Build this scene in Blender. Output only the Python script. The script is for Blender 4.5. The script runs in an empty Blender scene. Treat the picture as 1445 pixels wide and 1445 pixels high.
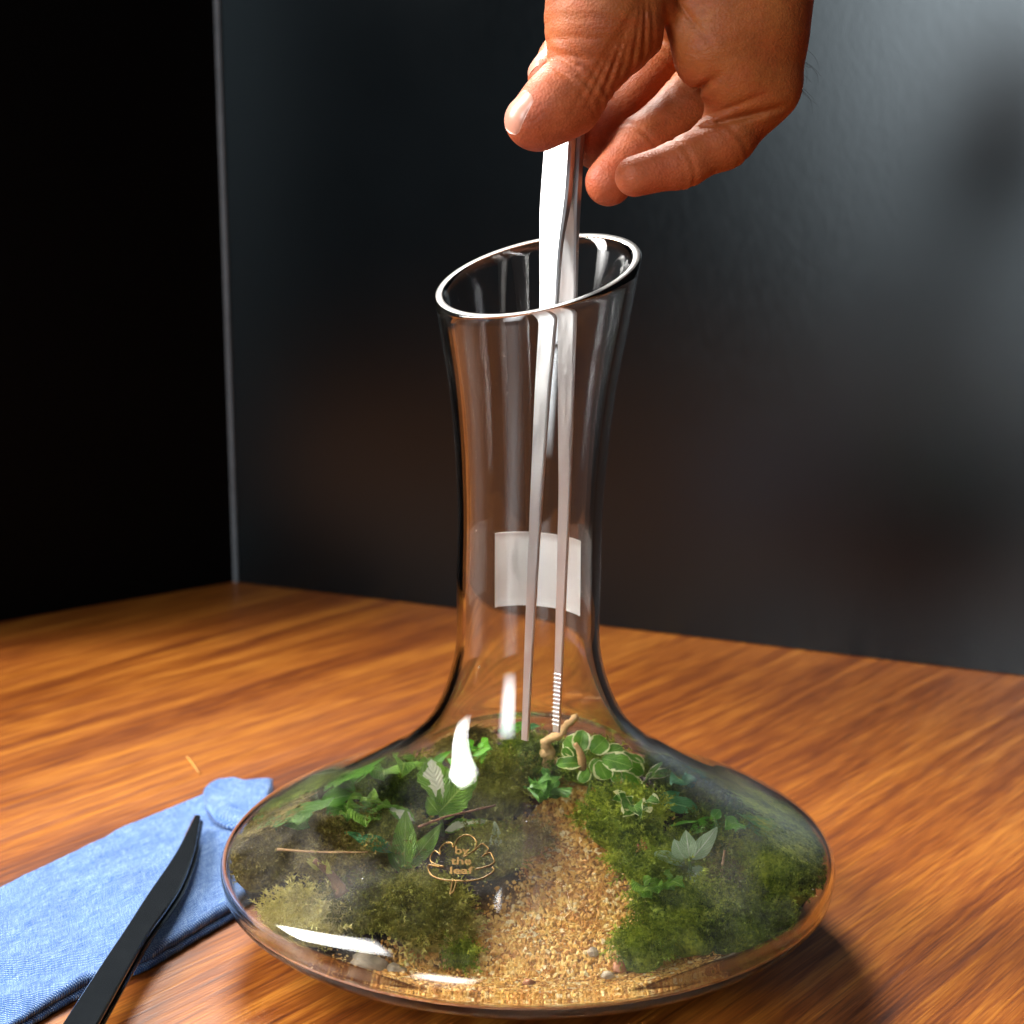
import bpy, bmesh, math, random
import numpy as np
from mathutils import Vector, Matrix, noise as mnoise

rnd = random.Random(7)
rng = np.random.default_rng(11)
sc = bpy.context.scene
COL = sc.collection

# ------------------------------------------------------------------ camera
PITCH = math.radians(11.0)
FPX = 2300.0                     # focal length in photograph pixels (1445 wide)
C0 = 722.5
CAM = np.array([0.0, -0.5037, 0.2429])
cam_d = bpy.data.cameras.new('camera')
cam = bpy.data.objects.new('camera', cam_d)
COL.objects.link(cam)
cam.location = CAM
cam.rotation_euler = (math.pi / 2 - PITCH, 0, 0)
cam_d.sensor_width = 36.0
cam_d.lens = 36.0 * FPX / 1445.0
cam_d.clip_start = 0.02
cam_d.clip_end = 50
cam_d.dof.use_dof = True
cam_d.dof.focus_distance = 0.485
cam_d.dof.aperture_fstop = 16.0
sc.camera = cam

# ------------------------------------------------------------------ world
world = bpy.data.worlds.new('World')
sc.world = world
world.use_nodes = True
bg = world.node_tree.nodes['Background']
bg.inputs[0].default_value = (0.75, 0.85, 1.0, 1)
bg.inputs[1].default_value = 0.03

# ------------------------------------------------------------------ lamps
def area(name, loc, target, sx, sy, power, color, soft=0):
    l = bpy.data.lights.new(name, 'AREA')
    l.shape = 'RECTANGLE'; l.size = sx; l.size_y = sy
    l.energy = power; l.color = color
    if soft:                       # border falloff and faint streaks, added to soften the window's reflections
        l.use_nodes = True
        nt = l.node_tree; em = nt.nodes['Emission']
        geo = nt.nodes.new('ShaderNodeNewGeometry'); sp = nt.nodes.new('ShaderNodeSeparateXYZ')
        nt.links.new(geo.outputs['Parametric'], sp.inputs[0])
        def mth(op, a, b):
            m = nt.nodes.new('ShaderNodeMath'); m.operation = op
            for i, q in ((0, a), (1, b)):
                if hasattr(q, 'is_output'): nt.links.new(q, m.inputs[i])
                else: m.inputs[i].default_value = q
            return m.outputs[0]
        def edge(c):
            d = mth('ABSOLUTE', mth('SUBTRACT', mth('MULTIPLY', c, 2.0), 1.0), 0.0)
            return mth('SUBTRACT', 1.0, mth('POWER', d, soft))
        mp = nt.nodes.new('ShaderNodeMapping'); mp.inputs['Scale'].default_value = (9, 1.5, 1); nt.links.new(geo.outputs['Parametric'], mp.inputs['Vector'])
        nz = nt.nodes.new('ShaderNodeTexNoise'); nz.inputs['Scale'].default_value = 1.0; nz.inputs['Detail'].default_value = 3; nt.links.new(mp.outputs[0], nz.inputs['Vector'])
        k = mth('MULTIPLY', mth('MULTIPLY', edge(sp.outputs[0]), edge(sp.outputs[1])), mth('ADD', .5, nz.outputs['Fac']))
        nt.links.new(mth('MULTIPLY', k, 1.5), em.inputs['Strength'])
    o = bpy.data.objects.new(name, l)
    COL.objects.link(o)
    o.location = loc
    d = Vector(target) - Vector(loc)
    o.rotation_euler = d.to_track_quat('-Z', 'Y').to_euler()
    return o
area('window_light', (-1.26, 0.06, 1.08), (0.0, 0.0, 0.10), 0.46, 1.35, 84.0, (1.0, 0.975, 0.94), 2.5)
area('ceiling_light', (-0.34, 0.95, 1.28), (0.0, 0.0, 0.05), 0.42, 0.42, 44.0, (1.0, 0.94, 0.86))
area('rear_window_light', (-0.91, -1.66, 0.78), (0.25, 0.35, 0.22), 0.80, 1.35, 38.0, (0.93, 0.97, 1.0), 2.0)

vs = sc.view_settings
vs.view_transform = 'Standard'
vs.look = 'None'
vs.exposure = 0.38
vs.gamma = 1.0
vs.use_curve_mapping = False
try:
    sc.cycles.max_bounces = 14
    sc.cycles.transmission_bounces = 14
    sc.cycles.transparent_max_bounces = 16
    sc.cycles.diffuse_bounces = 4
    sc.cycles.glossy_bounces = 6
    sc.cycles.caustics_refractive = True
    sc.cycles.caustics_reflective = True
    sc.cycles.blur_glossy = 0.4
    sc.cycles.sample_clamp_indirect = 16.0
except Exception:
    pass

# ------------------------------------------------------------------ helpers
_F = np.array([0, math.cos(PITCH), -math.sin(PITCH)])
_U = np.array([0, math.sin(PITCH), math.cos(PITCH)])
_R = np.array([1.0, 0, 0])
def ray(px, py):
    return _F + (px - C0) / FPX * _R - (py - C0) / FPX * _U
def T(px, py, z):                # point at height z seen in that direction
    d = ray(px, py)
    return CAM + d * (z - CAM[2]) / d[2]
def W(px, py, y):                # point in the upright plane y
    d = ray(px, py)
    return CAM + d * (y - CAM[1]) / d[1]

def sstep(a, b, x):
    t = np.clip((x - a) / (b - a), 0, 1)
    return t * t * (3 - 2 * t)

def tag(o, label=None, cat=None, group=None, kind=None):
    if label: o['label'] = label
    if cat: o['category'] = cat
    if group: o['group'] = group
    if kind: o['kind'] = kind
    return o

def mesh_obj(name, verts, faces, mat, parent=None, smooth=True, uvs=None):
    me = bpy.data.meshes.new(name)
    me.from_pydata([tuple(map(float, v)) for v in verts], [], [tuple(map(int, f)) for f in faces])
    if smooth:
        me.polygons.foreach_set('use_smooth', [True] * len(me.polygons))
    if uvs is not None:
        ul = me.uv_layers.new(name='UVMap')
        li = np.empty(len(me.loops), dtype=np.int32)
        me.loops.foreach_get('vertex_index', li)
        ul.data.foreach_set('uv', np.asarray(uvs, dtype=np.float32)[li].ravel())
    me.materials.append(mat)
    me.update()
    o = bpy.data.objects.new(name, me)
    COL.objects.link(o)
    if parent:
        o.parent = parent
        o.matrix_parent_inverse = parent.matrix_world.inverted() if False else Matrix.Translation(-parent.location)
    return o

def fast_mesh(name, verts, faces, mat, parent=None, smooth=False):
    """numpy verts (n,3), faces (m,k)"""
    me = bpy.data.meshes.new(name)
    n, m, k = len(verts), len(faces), faces.shape[1]
    me.vertices.add(n); me.vertices.foreach_set('co', np.ascontiguousarray(verts, dtype=np.float32).ravel())
    me.loops.add(m * k); me.loops.foreach_set('vertex_index', np.ascontiguousarray(faces, dtype=np.int32).ravel())
    me.polygons.add(m)
    me.polygons.foreach_set('loop_start', np.arange(0, m * k, k, dtype=np.int32))
    me.polygons.foreach_set('use_smooth', np.full(m, smooth, dtype=bool))
    me.update(calc_edges=True)
    me.validate()
    me.materials.append(mat)
    o = bpy.data.objects.new(name, me)
    COL.objects.link(o)
    if parent:
        o.parent = parent
        o.matrix_parent_inverse = Matrix.Translation(-parent.location)
    return o

def empty(name, loc):
    o = bpy.data.objects.new(name, None)
    o.empty_display_size = 0.01
    COL.objects.link(o)
    o.location = tuple(map(float, loc))
    return o

def catmull(P, n=8):
    P = np.asarray(P, float)
    Q = np.vstack([2 * P[0] - P[1], P, 2 * P[-1] - P[-2]])
    t = np.linspace(0, 1, n, endpoint=False)[:, None]
    out = []
    for i in range(1, len(Q) - 2):
        a, b, c, d = Q[i - 1:i + 3]
        out.append(.5 * ((2 * b) + (c - a) * t + (2 * a - 5 * b + 4 * c - d) * t ** 2 + (3 * b - a - 3 * c + d) * t ** 3))
    out.append(Q[-2][None])
    return np.vstack(out)

def tube(pts, radii, sides=8, jitter=0.0):
    """tube verts/faces with closed ends"""
    pts = np.asarray(pts, float); n = len(pts)
    radii = np.full(n, radii) if np.isscalar(radii) else np.asarray(radii, float)
    V = []; Fc = []
    up = np.array([0.13, 0.2, 1.0])
    for i in range(n):
        d = pts[min(i + 1, n - 1)] - pts[max(i - 1, 0)]
        d = d / (np.linalg.norm(d) + 1e-12)
        if abs(d @ up) / np.linalg.norm(up) > 0.97: up = np.array([1.0, 0.1, 0.1])
        a = np.cross(d, up); a /= np.linalg.norm(a); b = np.cross(d, a)
        for k in range(sides):
            t = 2 * math.pi * k / sides
            r = radii[i] * (1 + jitter * rnd.uniform(-1, 1))
            V.append(pts[i] + r * (math.cos(t) * a + math.sin(t) * b))
    for i in range(n - 1):
        for k in range(sides):
            k2 = (k + 1) % sides
            Fc.append((i * sides + k, i * sides + k2, (i + 1) * sides + k2, (i + 1) * sides + k))
    Fc.append(tuple(range(sides))[::-1])
    Fc.append(tuple((n - 1) * sides + k for k in range(sides)))
    return V, Fc

# ------------------------------------------------------------------ materials
class Mat:
    def __init__(s, name):
        s.m = bpy.data.materials.new(name); s.m.use_nodes = True
        s.t = s.m.node_tree; s.n = s.t.nodes; s.l = s.t.links
        s.p = s.n['Principled BSDF']; s.out = s.n['Material Output']
    def node(s, typ, **kw):
        nd = s.n.new(typ)
        for k, v in kw.items():
            if k.startswith('i_'):
                key = k[2:].replace('_', ' ')
                nd.inputs[key].default_value = v
            else:
                setattr(nd, k, v)
        return nd
    def link(s, a, b): s.l.new(a, b)
    def set(s, **kw):
        for k, v in kw.items(): s.p.inputs[k.replace('_', ' ')].default_value = v
    def coords(s, kind='Object', scale=(1, 1, 1), rot=(0, 0, 0), loc=(0, 0, 0)):
        tc = s.node('ShaderNodeTexCoord'); mp = s.node('ShaderNodeMapping')
        mp.inputs['Scale'].default_value = scale; mp.inputs['Rotation'].default_value = rot
        mp.inputs['Location'].default_value = loc
        s.link(tc.outputs[kind], mp.inputs['Vector'])
        return mp.outputs['Vector']
    def noise(s, vec, scale, detail=4, rough=0.55, dist=0.0):
        nd = s.node('ShaderNodeTexNoise')
        nd.inputs['Scale'].default_value = scale; nd.inputs['Detail'].default_value = detail
        nd.inputs['Roughness'].default_value = rough; nd.inputs['Distortion'].default_value = dist
        if vec is not None: s.link(vec, nd.inputs['Vector'])
        return nd.outputs['Fac']
    def ramp(s, fac, stops, interp='LINEAR'):
        r = s.node('ShaderNodeValToRGB'); cr = r.color_ramp; cr.interpolation = interp
        while len(cr.elements) < len(stops): cr.elements.new(0.5)
        for e, (p, c) in zip(cr.elements, stops):
            e.position = p; e.color = (c[0], c[1], c[2], 1) if not np.isscalar(c) else (c, c, c, 1)
        s.link(fac, r.inputs['Fac']); return r.outputs['Color']
    def mix(s, fac, a, b, mode='MIX'):
        m = s.node('ShaderNodeMix', data_type='RGBA', blend_type=mode)
        for sock, v in ((m.inputs['Factor'], fac), (m.inputs['A'], a), (m.inputs['B'], b)):
            pass
        ins = [i for i in m.inputs if i.enabled]
        def put(i, v):
            if hasattr(v, 'is_output'): s.link(v, i)
            elif np.isscalar(v): i.default_value = v
            else: i.default_value = (v[0], v[1], v[2], 1)
        put(m.inputs[0], fac); put(m.inputs[6], a); put(m.inputs[7], b)
        return m.outputs[2]
    def math(s, op, a, b=None):
        m = s.node('ShaderNodeMath', operation=op)
        for i, v in ((0, a), (1, b)):
            if v is None: continue
            if hasattr(v, 'is_output'): s.link(v, m.inputs[i])
            else: m.inputs[i].default_value = v
        return m.outputs[0]
    def bump(s, h, strength=0.3, dist=0.001):
        b = s.node('ShaderNodeBump'); b.inputs['Strength'].default_value = strength
        b.inputs['Distance'].default_value = dist
        s.link(h, b.inputs['Height']); s.link(b.outputs[0], s.p.inputs['Normal']); return b
    def color(s, c): s.link(c, s.p.inputs['Base Color'])

def m_wood():
    M = Mat('oiled_wood')
    ang = math.radians(51)
    v = M.coords('Object', rot=(0, 0, -ang))
    st = M.node('ShaderNodeMapping'); st.inputs['Scale'].default_value = (1.6, 22, 1); M.link(v, st.inputs['Vector'])
    st2 = M.node('ShaderNodeMapping'); st2.inputs['Scale'].default_value = (9, 210, 1); M.link(v, st2.inputs['Vector'])
    st3 = M.node('ShaderNodeMapping'); st3.inputs['Scale'].default_value = (45, 1000, 1); M.link(v, st3.inputs['Vector'])
    a = M.noise(st.outputs[0], 1.5, 5, .6, 1.3)
    b = M.noise(st2.outputs[0], 1.0, 5, .6, 0.3)
    c = M.noise(st3.outputs[0], 1.0, 3, .5)
    st4 = M.node('ShaderNodeMapping'); st4.inputs['Scale'].default_value = (22, 1500, 1); M.link(v, st4.inputs['Vector'])
    d = M.noise(st4.outputs[0], 1.0, 2, .5)
    k = M.math('ADD', M.math('MULTIPLY', a, 0.42), M.math('ADD', M.math('MULTIPLY', b, 0.30), M.math('MULTIPLY', c, 0.28)))
    col = M.ramp(k, [(0.36, (.045, .0085, .0015)), (0.44, (.115, .026, .003)), (0.51, (.205, .057, .0065)), (0.60, (.34, .122, .016))])
    pore = M.ramp(d, [(.58, 0.0), (.68, .6)])
    col = M.mix(pore, col, (.05, .010, .002))
    M.color(col)
    r = M.ramp(b, [(0.3, .46), (0.7, .32)])
    M.link(r, M.p.inputs['Roughness'])
    M.set(IOR=1.38)
    M.bump(M.math('ADD', M.math('MULTIPLY', b, .6), c), 0.25, 0.0004)
    return M.m

def m_wall(name, base, rough, spec=1.0, bump=.06):
    M = Mat(name)
    v = M.coords('Object')
    n = M.noise(v, 6, 4)
    d = M.node('ShaderNodeBsdfDiffuse'); M.link(M.ramp(n, [(.3, [x * .7 for x in base]), (.7, [x * 1.25 for x in base])]), d.inputs['Color'])
    g = M.node('ShaderNodeBsdfAnisotropic'); g.distribution = 'BECKMANN'; g.inputs['Color'].default_value = (.84, .95, 1.0, 1)
    st = M.coords('Object', scale=(1, 1, .6), rot=(.3, .5, 0))
    n2 = M.noise(st, 160, 3, .6)
    M.link(M.ramp(n2, [(.3, rough - .006), (.7, rough + .008)]), g.inputs['Roughness'])
    b = M.node('ShaderNodeBump'); b.inputs['Strength'].default_value = bump; b.inputs['Distance'].default_value = .0006
    M.link(M.noise(st, 230, 4, .6), b.inputs['Height'])
    M.link(b.outputs[0], g.inputs['Normal']); M.link(b.outputs[0], d.inputs['Normal'])
    fr = M.node('ShaderNodeFresnel'); fr.inputs['IOR'].default_value = 1.5
    mx = M.node('ShaderNodeMixShader')
    M.link(M.math('MULTIPLY', fr.outputs[0], spec), mx.inputs[0]); M.link(d.outputs[0], mx.inputs[1]); M.link(g.outputs[0], mx.inputs[2])
    M.link(mx.outputs[0], M.out.inputs['Surface'])
    return M.m

def m_simple(name, col, rough=0.5, metal=0.0, nscale=0, var=0.2, bump=0.0, bscale=800, bdist=.0003, spec=None, coords='Object'):
    M = Mat(name)
    M.set(Roughness=rough, Metallic=metal)
    M.p.inputs['Base Color'].default_value = (*col, 1)
    if spec is not None: M.p.inputs['Specular IOR Level'].default_value = spec
    v = M.coords(coords)
    if nscale:
        n = M.noise(v, nscale, 4)
        M.color(M.ramp(n, [(.3, [x * (1 - var) for x in col]), (.7, [min(1, x * (1 + var)) for x in col])]))
    if bump:
        M.bump(M.noise(v, bscale, 4), bump, bdist)
    return M.m

def m_glass():
    M = Mat('clear_glass')
    M.set(IOR=1.47, Roughness=0.0)
    M.p.inputs['Base Color'].default_value = (.985, .992, .988, 1)
    M.p.inputs['Transmission Weight'].default_value = 1.0
    v = M.coords('Object')
    # tiny dust specks and faint wipe marks
    vo = M.node('ShaderNodeTexVoronoi'); vo.inputs['Scale'].default_value = 240; M.link(v, vo.inputs['Vector'])
    keep = M.math('GREATER_THAN', M.noise(v, 95, 2), 0.66)
    speck = M.math('MULTIPLY', M.math('LESS_THAN', vo.outputs['Distance'], 0.06), keep)
    sm = M.coords('Object', scale=(1, 1, .35))
    film = M.ramp(M.noise(sm, 28, 5, .65, .6), [(.52, 0.0), (.80, 0.012)])
    d = M.node('ShaderNodeBsdfDiffuse'); d.inputs['Color'].default_value = (.60, .57, .50, 1)
    mx = M.node('ShaderNodeMixShader')
    sepz = M.node('ShaderNodeSeparateXYZ'); M.link(v, sepz.inputs[0])
    low = M.ramp(M.math('MULTIPLY', sepz.outputs[2], 10.0), [(.10, 0.0), (.28, 1.0), (.55, 1.0), (.72, 0.0)])
    mist = M.math('MULTIPLY', M.ramp(M.noise(v, 26, 4, .6, .4), [(.47, 0.0), (.72, .045)]), low)
    f = M.math('MINIMUM', M.math('ADD', M.math('MULTIPLY', speck, .75), M.math('ADD', film, mist)), .8)
    M.link(f, mx.inputs[0]); M.link(M.p.outputs[0], mx.inputs[1]); M.link(d.outputs[0], mx.inputs[2])
    M.link(mx.outputs[0], M.out.inputs['Surface'])
    return M.m

def m_steel():
    M = Mat('brushed_steel')
    M.set(Metallic=1.0)
    M.p.inputs['Base Color'].default_value = (.76, .77, .77, 1)
    v = M.coords('Object', scale=(500, 500, 40), rot=(0, math.radians(25), 0))
    n = M.noise(v, 1.0, 3)
    M.link(M.ramp(n, [(.3, .30), (.7, .42)]), M.p.inputs['Roughness'])
    M.bump(n, .12, .0001)
    return M.m

def m_black_steel():
    M = Mat('polished_black_steel')
    M.set(Metallic=0.85)
    M.p.inputs['Base Color'].default_value = (.055, .066, .078, 1)
    v = M.coords('Object')
    n = M.noise(v, 120, 6, .7)
    M.link(M.ramp(n, [(.4, .07), (.75, .13)]), M.p.inputs['Roughness'])
    return M.m

def m_skin():
    M = Mat('skin')
    v = M.coords('Object')
    at = M.node('ShaderNodeAttribute'); at.attribute_name = 'tip'
    n = M.noise(v, 45, 5, .6); n2 = M.noise(v, 420, 3, .6)
    base = M.ramp(n, [(.3, (.22, .053, .011)), (.55, (.32, .094, .022)), (.75, (.39, .132, .034))])
    red = M.ramp(n, [(.3, (.33, .064, .023)), (.7, (.43, .112, .045))])
    c = M.mix(at.outputs['Fac'], base, red)
    n4 = M.noise(v, 130, 4, .65)
    c = M.mix(M.ramp(n4, [(.45, 0.0), (.72, .38)]), c, (.36, .062, .022))
    c = M.mix(M.math('MULTIPLY', M.math('SUBTRACT', n2, .42), 1.1), c, (.16, .040, .012))
    M.color(c)
    M.set(Roughness=0.56)
    M.p.inputs['Specular IOR Level'].default_value = .3
    M.p.inputs['Subsurface Weight'].default_value = .15
    M.p.inputs['Subsurface Radius'].default_value = (1.0, .35, .15)
    M.p.inputs['Subsurface Scale'].default_value = .003
    vo = M.node('ShaderNodeTexVoronoi'); vo.inputs['Scale'].default_value = 1300; M.link(v, vo.inputs['Vector'])
    ws = M.coords('Object', scale=(1, 1, 2.6), rot=(0, math.radians(-35), 0))
    wr = M.noise(ws, 210, 5, .65, .8)
    h = M.math('ADD', M.math('MULTIPLY', vo.outputs['Distance'], .35), M.math('MULTIPLY', wr, 1.0))
    M.bump(h, .7, .00042)
    return M.m

def m_leaf(name, dark, light, vein, edge=None, center=None, bump=.5, trans=.35, nveins=9, rough=.38):
    M = Mat(name)
    uv = M.node('ShaderNodeUVMap'); uv.uv_map = 'UVMap'
    sep = M.node('ShaderNodeSeparateXYZ'); M.link(uv.outputs[0], sep.inputs[0])
    u, vv = sep.outputs[0], sep.outputs[1]            # u along 0..1, v across 0..1 (0.5 midrib)
    av = M.math('ABSOLUTE', M.math('SUBTRACT', vv, .5))      # 0 mid .. .5 edge
    obj = M.coords('Object')
    n = M.noise(obj, 160, 4, .6)
    col = M.ramp(n, [(.3, dark), (.7, light)])
    # side veins: bands of (u - av) direction
    ph = M.math('SUBTRACT', u, M.math('MULTIPLY', av, .9))
    w = M.math('ABSOLUTE', M.math('SINE', M.math('MULTIPLY', ph, nveins * math.pi)))
    vm = M.math('LESS_THAN', w, .22)
    mid = M.math('LESS_THAN', av, .028)
    vm = M.math('MAXIMUM', M.math('MULTIPLY', vm, .65), mid)
    col = M.mix(vm, col, vein)
    n3 = M.noise(obj, 330, 3, .6)
    if edge is not None:
        e = M.math('GREATER_THAN', M.math('ADD', av, M.math('MULTIPLY', M.math('SUBTRACT', n3, .5), .5)), .40)
        col = M.mix(e, col, edge)
    if center is not None:
        e = M.math('LESS_THAN', M.math('ADD', av, M.math('MULTIPLY', M.math('SUBTRACT', n3, .5), .7)), .27)
        col = M.mix(e, col, center)
    M.color(col); M.set(Roughness=rough)
    M.bump(M.math('ADD', w, M.math('MULTIPLY', n, .8)), bump, .0006)
    tr = M.node('ShaderNodeBsdfTranslucent'); M.link(col, tr.inputs['Color'])
    mx = M.node('ShaderNodeMixShader'); mx.inputs[0].default_value = trans
    M.link(M.p.outputs[0], mx.inputs[1]); M.link(tr.outputs[0], mx.inputs[2])
    M.link(mx.outputs[0], M.out.inputs['Surface'])
    return M.m

def m_moss(name, a, b, c):
    M = Mat(name)
    v = M.coords('Object')
    n = M.noise(v, 110, 4, .6); n2 = M.noise(v, 900, 2)
    k = M.math('ADD', M.math('MULTIPLY', n, .6), M.math('MULTIPLY', n2, .4))
    col = M.ramp(k, [(.36, a), (.5, b), (.64, c)])
    M.color(col); M.set(Roughness=.7)
    tr = M.node('ShaderNodeBsdfTranslucent'); M.link(col, tr.inputs['Color'])
    mx = M.node('ShaderNodeMixShader'); mx.inputs[0].default_value = .3
    M.link(M.p.outputs[0], mx.inputs[1]); M.link(tr.outputs[0], mx.inputs[2])
    M.link(mx.outputs[0], M.out.inputs['Surface'])
    return M.m

def m_grain():
    M = Mat('sand_grain')
    v = M.coords('Object')
    vo = M.node('ShaderNodeTexVoronoi'); vo.inputs['Scale'].default_value = 700; M.link(v, vo.inputs['Vector'])
    sp = M.node('ShaderNodeSeparateColor'); M.link(vo.outputs['Color'], sp.inputs[0])
    col = M.ramp(sp.outputs[0], [(0, (.40, .16, .026)), (.3, (.62, .31, .062)), (.6, (.74, .43, .10)), (.86, (.82, .56, .18)), (.97, (.85, .70, .40))])
    M.color(col); M.set(Roughness=.55)
    return M.m

def m_denim():
    M = Mat('blue_chambray')
    uv = M.node('ShaderNodeUVMap'); uv.uv_map = 'UVMap'
    mp = M.node('ShaderNodeMapping'); mp.inputs['Scale'].default_value = (1, 1, 1); M.link(uv.outputs[0], mp.inputs['Vector'])
    sep = M.node('ShaderNodeSeparateXYZ'); M.link(mp.outputs[0], sep.inputs[0])
    u, v = sep.outputs[0], sep.outputs[1]            # millimetres
    wu = M.math('SINE', M.math('MULTIPLY', u, 2 * math.pi / 1.1))
    wv = M.math('SINE', M.math('MULTIPLY', v, 2 * math.pi / 1.1))
    weave = M.math('MULTIPLY', wu, wv)
    s1 = M.node('ShaderNodeMapping'); s1.inputs['Scale'].default_value = (.14, 2.2, 1); M.link(uv.outputs[0], s1.inputs['Vector'])
    s2 = M.node('ShaderNodeMapping'); s2.inputs['Scale'].default_value = (2.2, .14, 1); M.link(uv.outputs[0], s2.inputs['Vector'])
    n1 = M.noise(s1.outputs[0], 1.0, 3, .6); n2 = M.noise(s2.outputs[0], 1.0, 3, .6)
    n0 = M.noise(uv.outputs[0], .12, 4, .6)
    k = M.math('ADD', M.math('ADD', M.math('MULTIPLY', n1, .74), M.math('MULTIPLY', n2, .58)), M.math('ADD', M.math('MULTIPLY', weave, .27), M.math('MULTIPLY', n0, .24)))
    col = M.ramp(k, [(.54, (.007, .038, .15)), (.72, (.024, .092, .28)), (.88, (.066, .165, .40)), (1.0, (.32, .44, .62))])
    M.color(col); M.set(Roughness=.9)
    M.p.inputs['Sheen Weight'].default_value = .15
    M.p.inputs['Specular IOR Level'].default_value = .2
    M.bump(M.math('ADD', weave, M.math('MULTIPLY', n1, 1.5)), .5, .00035)
    return M.m

MAT = dict(
    wood=m_wood(),
    wall_r=m_wall('black_satin_panel', (.0020, .0027, .0032), .285),
    wall_l=m_wall('black_matt_panel', (.0008, .0008, .0009), .6, .15),
    trim=m_simple('grey_panel_edge', (.10, .11, .12), .45, 0, 60),
    glass=m_glass(), steel=m_steel(), black=m_black_steel(), skin=m_skin(),
    nail=m_simple('nail', (.46, .215, .15), .32, 0, 300, .08),
    nail_tip=m_simple('nail_tip', (.78, .58, .40), .35),
    hair=m_simple('dark_hair', (.012, .008, .006), .5, 0),
    paper=m_simple('white_paper', (.94, .92, .89), .8, 0, 90, .04, .2, 900, .0001),
    gold=m_simple('gold_engraving', (.12, .068, .018), .34, .9, 0),
    soil=m_simple('soil', (.030, .016, .009), .9, 0, 180, .6, 1.0, 420, .0012),
    grain=m_grain(),
    sandbed=m_simple('packed_sand', (.34, .18, .06), .8, 0, 300, .35, .9, 700, .0008),
    fig=m_leaf('variegated_fig_leaf', (0.065, 0.19, 0.014), (0.19, 0.42, 0.035), (0.24, 0.42, 0.08), edge=(0.800, 0.800, 0.435)),
    cream=m_leaf('cream_centred_leaf', (0.11, 0.25, 0.025), (0.24, 0.46, 0.05), (0.36, 0.52, 0.15), center=(0.800, 0.800, 0.609), bump=.9),
    crinkle=m_leaf('crinkled_green_leaf', (0.1, 0.26, 0.018), (0.27, 0.5, 0.045), (0.4, 0.58, 0.12), bump=.95, nveins=11),
    bright=m_leaf('bright_green_leaf', (0.07, 0.26, 0.015), (0.17, 0.46, 0.03), (0.25, 0.5, 0.08), bump=.3, rough=.28),
    darkleaf=m_leaf('dark_green_leaf', (0.045, 0.14, 0.014), (0.11, 0.28, 0.03), (0.15, 0.3, 0.05), bump=.4),
    teal=m_leaf('blue_green_leaf', (0.035, 0.16, 0.05), (0.09, 0.3, 0.1), (0.16, 0.38, 0.15), bump=.35),
    fitt=m_leaf('white_veined_leaf', (.34, .52, .28), (.55, .72, .46), (0.86, 0.9, 0.8), bump=.7, nveins=8),
    pale=m_leaf('pale_grey_green', (0.319, 0.377, 0.246), (0.522, 0.580, 0.406), (0.725, 0.754, 0.580), bump=.4, trans=.5),
    wilt=m_leaf('wilted_yellow_leaf', (0.290, 0.275, 0.043), (0.478, 0.450, 0.087), (0.609, 0.551, 0.174), bump=.5),
    stem=m_simple('green_stem', (.12, .20, .04), .5, 0, 400, .3),
    twig=m_simple('brown_twig', (.13, .055, .022), .8, 0, 500, .4, .6, 900),
    drift=m_simple('pale_driftwood', (.50, .30, .13), .8, 0, 220, .3, .8, 600, .0006),
    quartz=m_simple('grey_stone', (.40, .31, .21), .6, 0, 160, .45, .6, 400, .0008),
    amber=m_simple('amber_stone', (.45, .16, .05), .45, 0, 200, .35, .4, 500, .0005),
    straw=m_simple('straw', (.62, .30, .06), .6),
    moss_green=m_moss('green_moss', (.050, .080, .008), (.22, .29, .022), (.52, .58, .06)),
    moss_dark=m_moss('dark_moss', (.028, .042, .007), (.11, .155, .015), (.30, .36, .035)),
    moss_olive=m_moss('olive_moss', (.065, .060, .010), (.20, .195, .026), (.42, .40, .07)),
    moss_brown=m_moss('brown_moss', (.060, .042, .011), (.22, .165, .032), (.46, .37, .09)),
    moss_pale=m_moss('pale_moss', (.26, .22, .046), (.52, .45, .11), (.76, .69, .26)),
)


# ------------------------------------------------------------------ setting: table and dark panels
cor = T(330, 822, 0)[:2]; lw = T(0, 878, 0)[:2]; rw = T(1445, 955, 0)[:2]
dl = (lw - cor) / np.linalg.norm(lw - cor); dr = (rw - cor) / np.linalg.norm(rw - cor)
def prism(name, poly, z0, z1, mat, **kw):
    n = len(poly)
    V = [(x, y, z0) for x, y in poly] + [(x, y, z1) for x, y in poly]
    Fc = [tuple(range(n))[::-1], tuple(range(n, 2 * n))] + [(i, (i + 1) % n, n + (i + 1) % n, n + i) for i in range(n)]
    return mesh_obj(name, V, Fc, mat, smooth=False, **kw)
tb = prism('table', [(-.75, -.62), (1.0, -.62), (1.0, .9), (-.75, .9)], -.035, 0.0, MAT['wood'])
tag(tb, kind='structure')
nl = np.array([dl[1], -dl[0]]); nl = nl if nl[1] > 0 else -nl
nr = np.array([-dr[1], dr[0]]); nr = nr if nr[1] > 0 else -nr
E1 = cor + dl * .30
wl = prism('wall_left', [cor, E1, E1 + nl * .02, cor + nl * .02], .0005, .46, MAT['wall_l'])
tag(wl, kind='structure')
E2 = cor + dr * 1.05
c2 = cor + dr * .0042
wr = prism('wall_right', [c2, E2, E2 + nr * .02, c2 + nr * .02], .0005, .46, MAT['wall_r'])
tag(wr, kind='structure')
a1 = cor + dr * .0008; a2 = cor + dr * .0038
tr = prism('wall_trim', [a1 - nr * .0015, a2 - nr * .0015, a2 + nr * .01, a1 + nr * .01], .0005, .46, MAT['trim'])
tag(tr, kind='structure')

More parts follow.
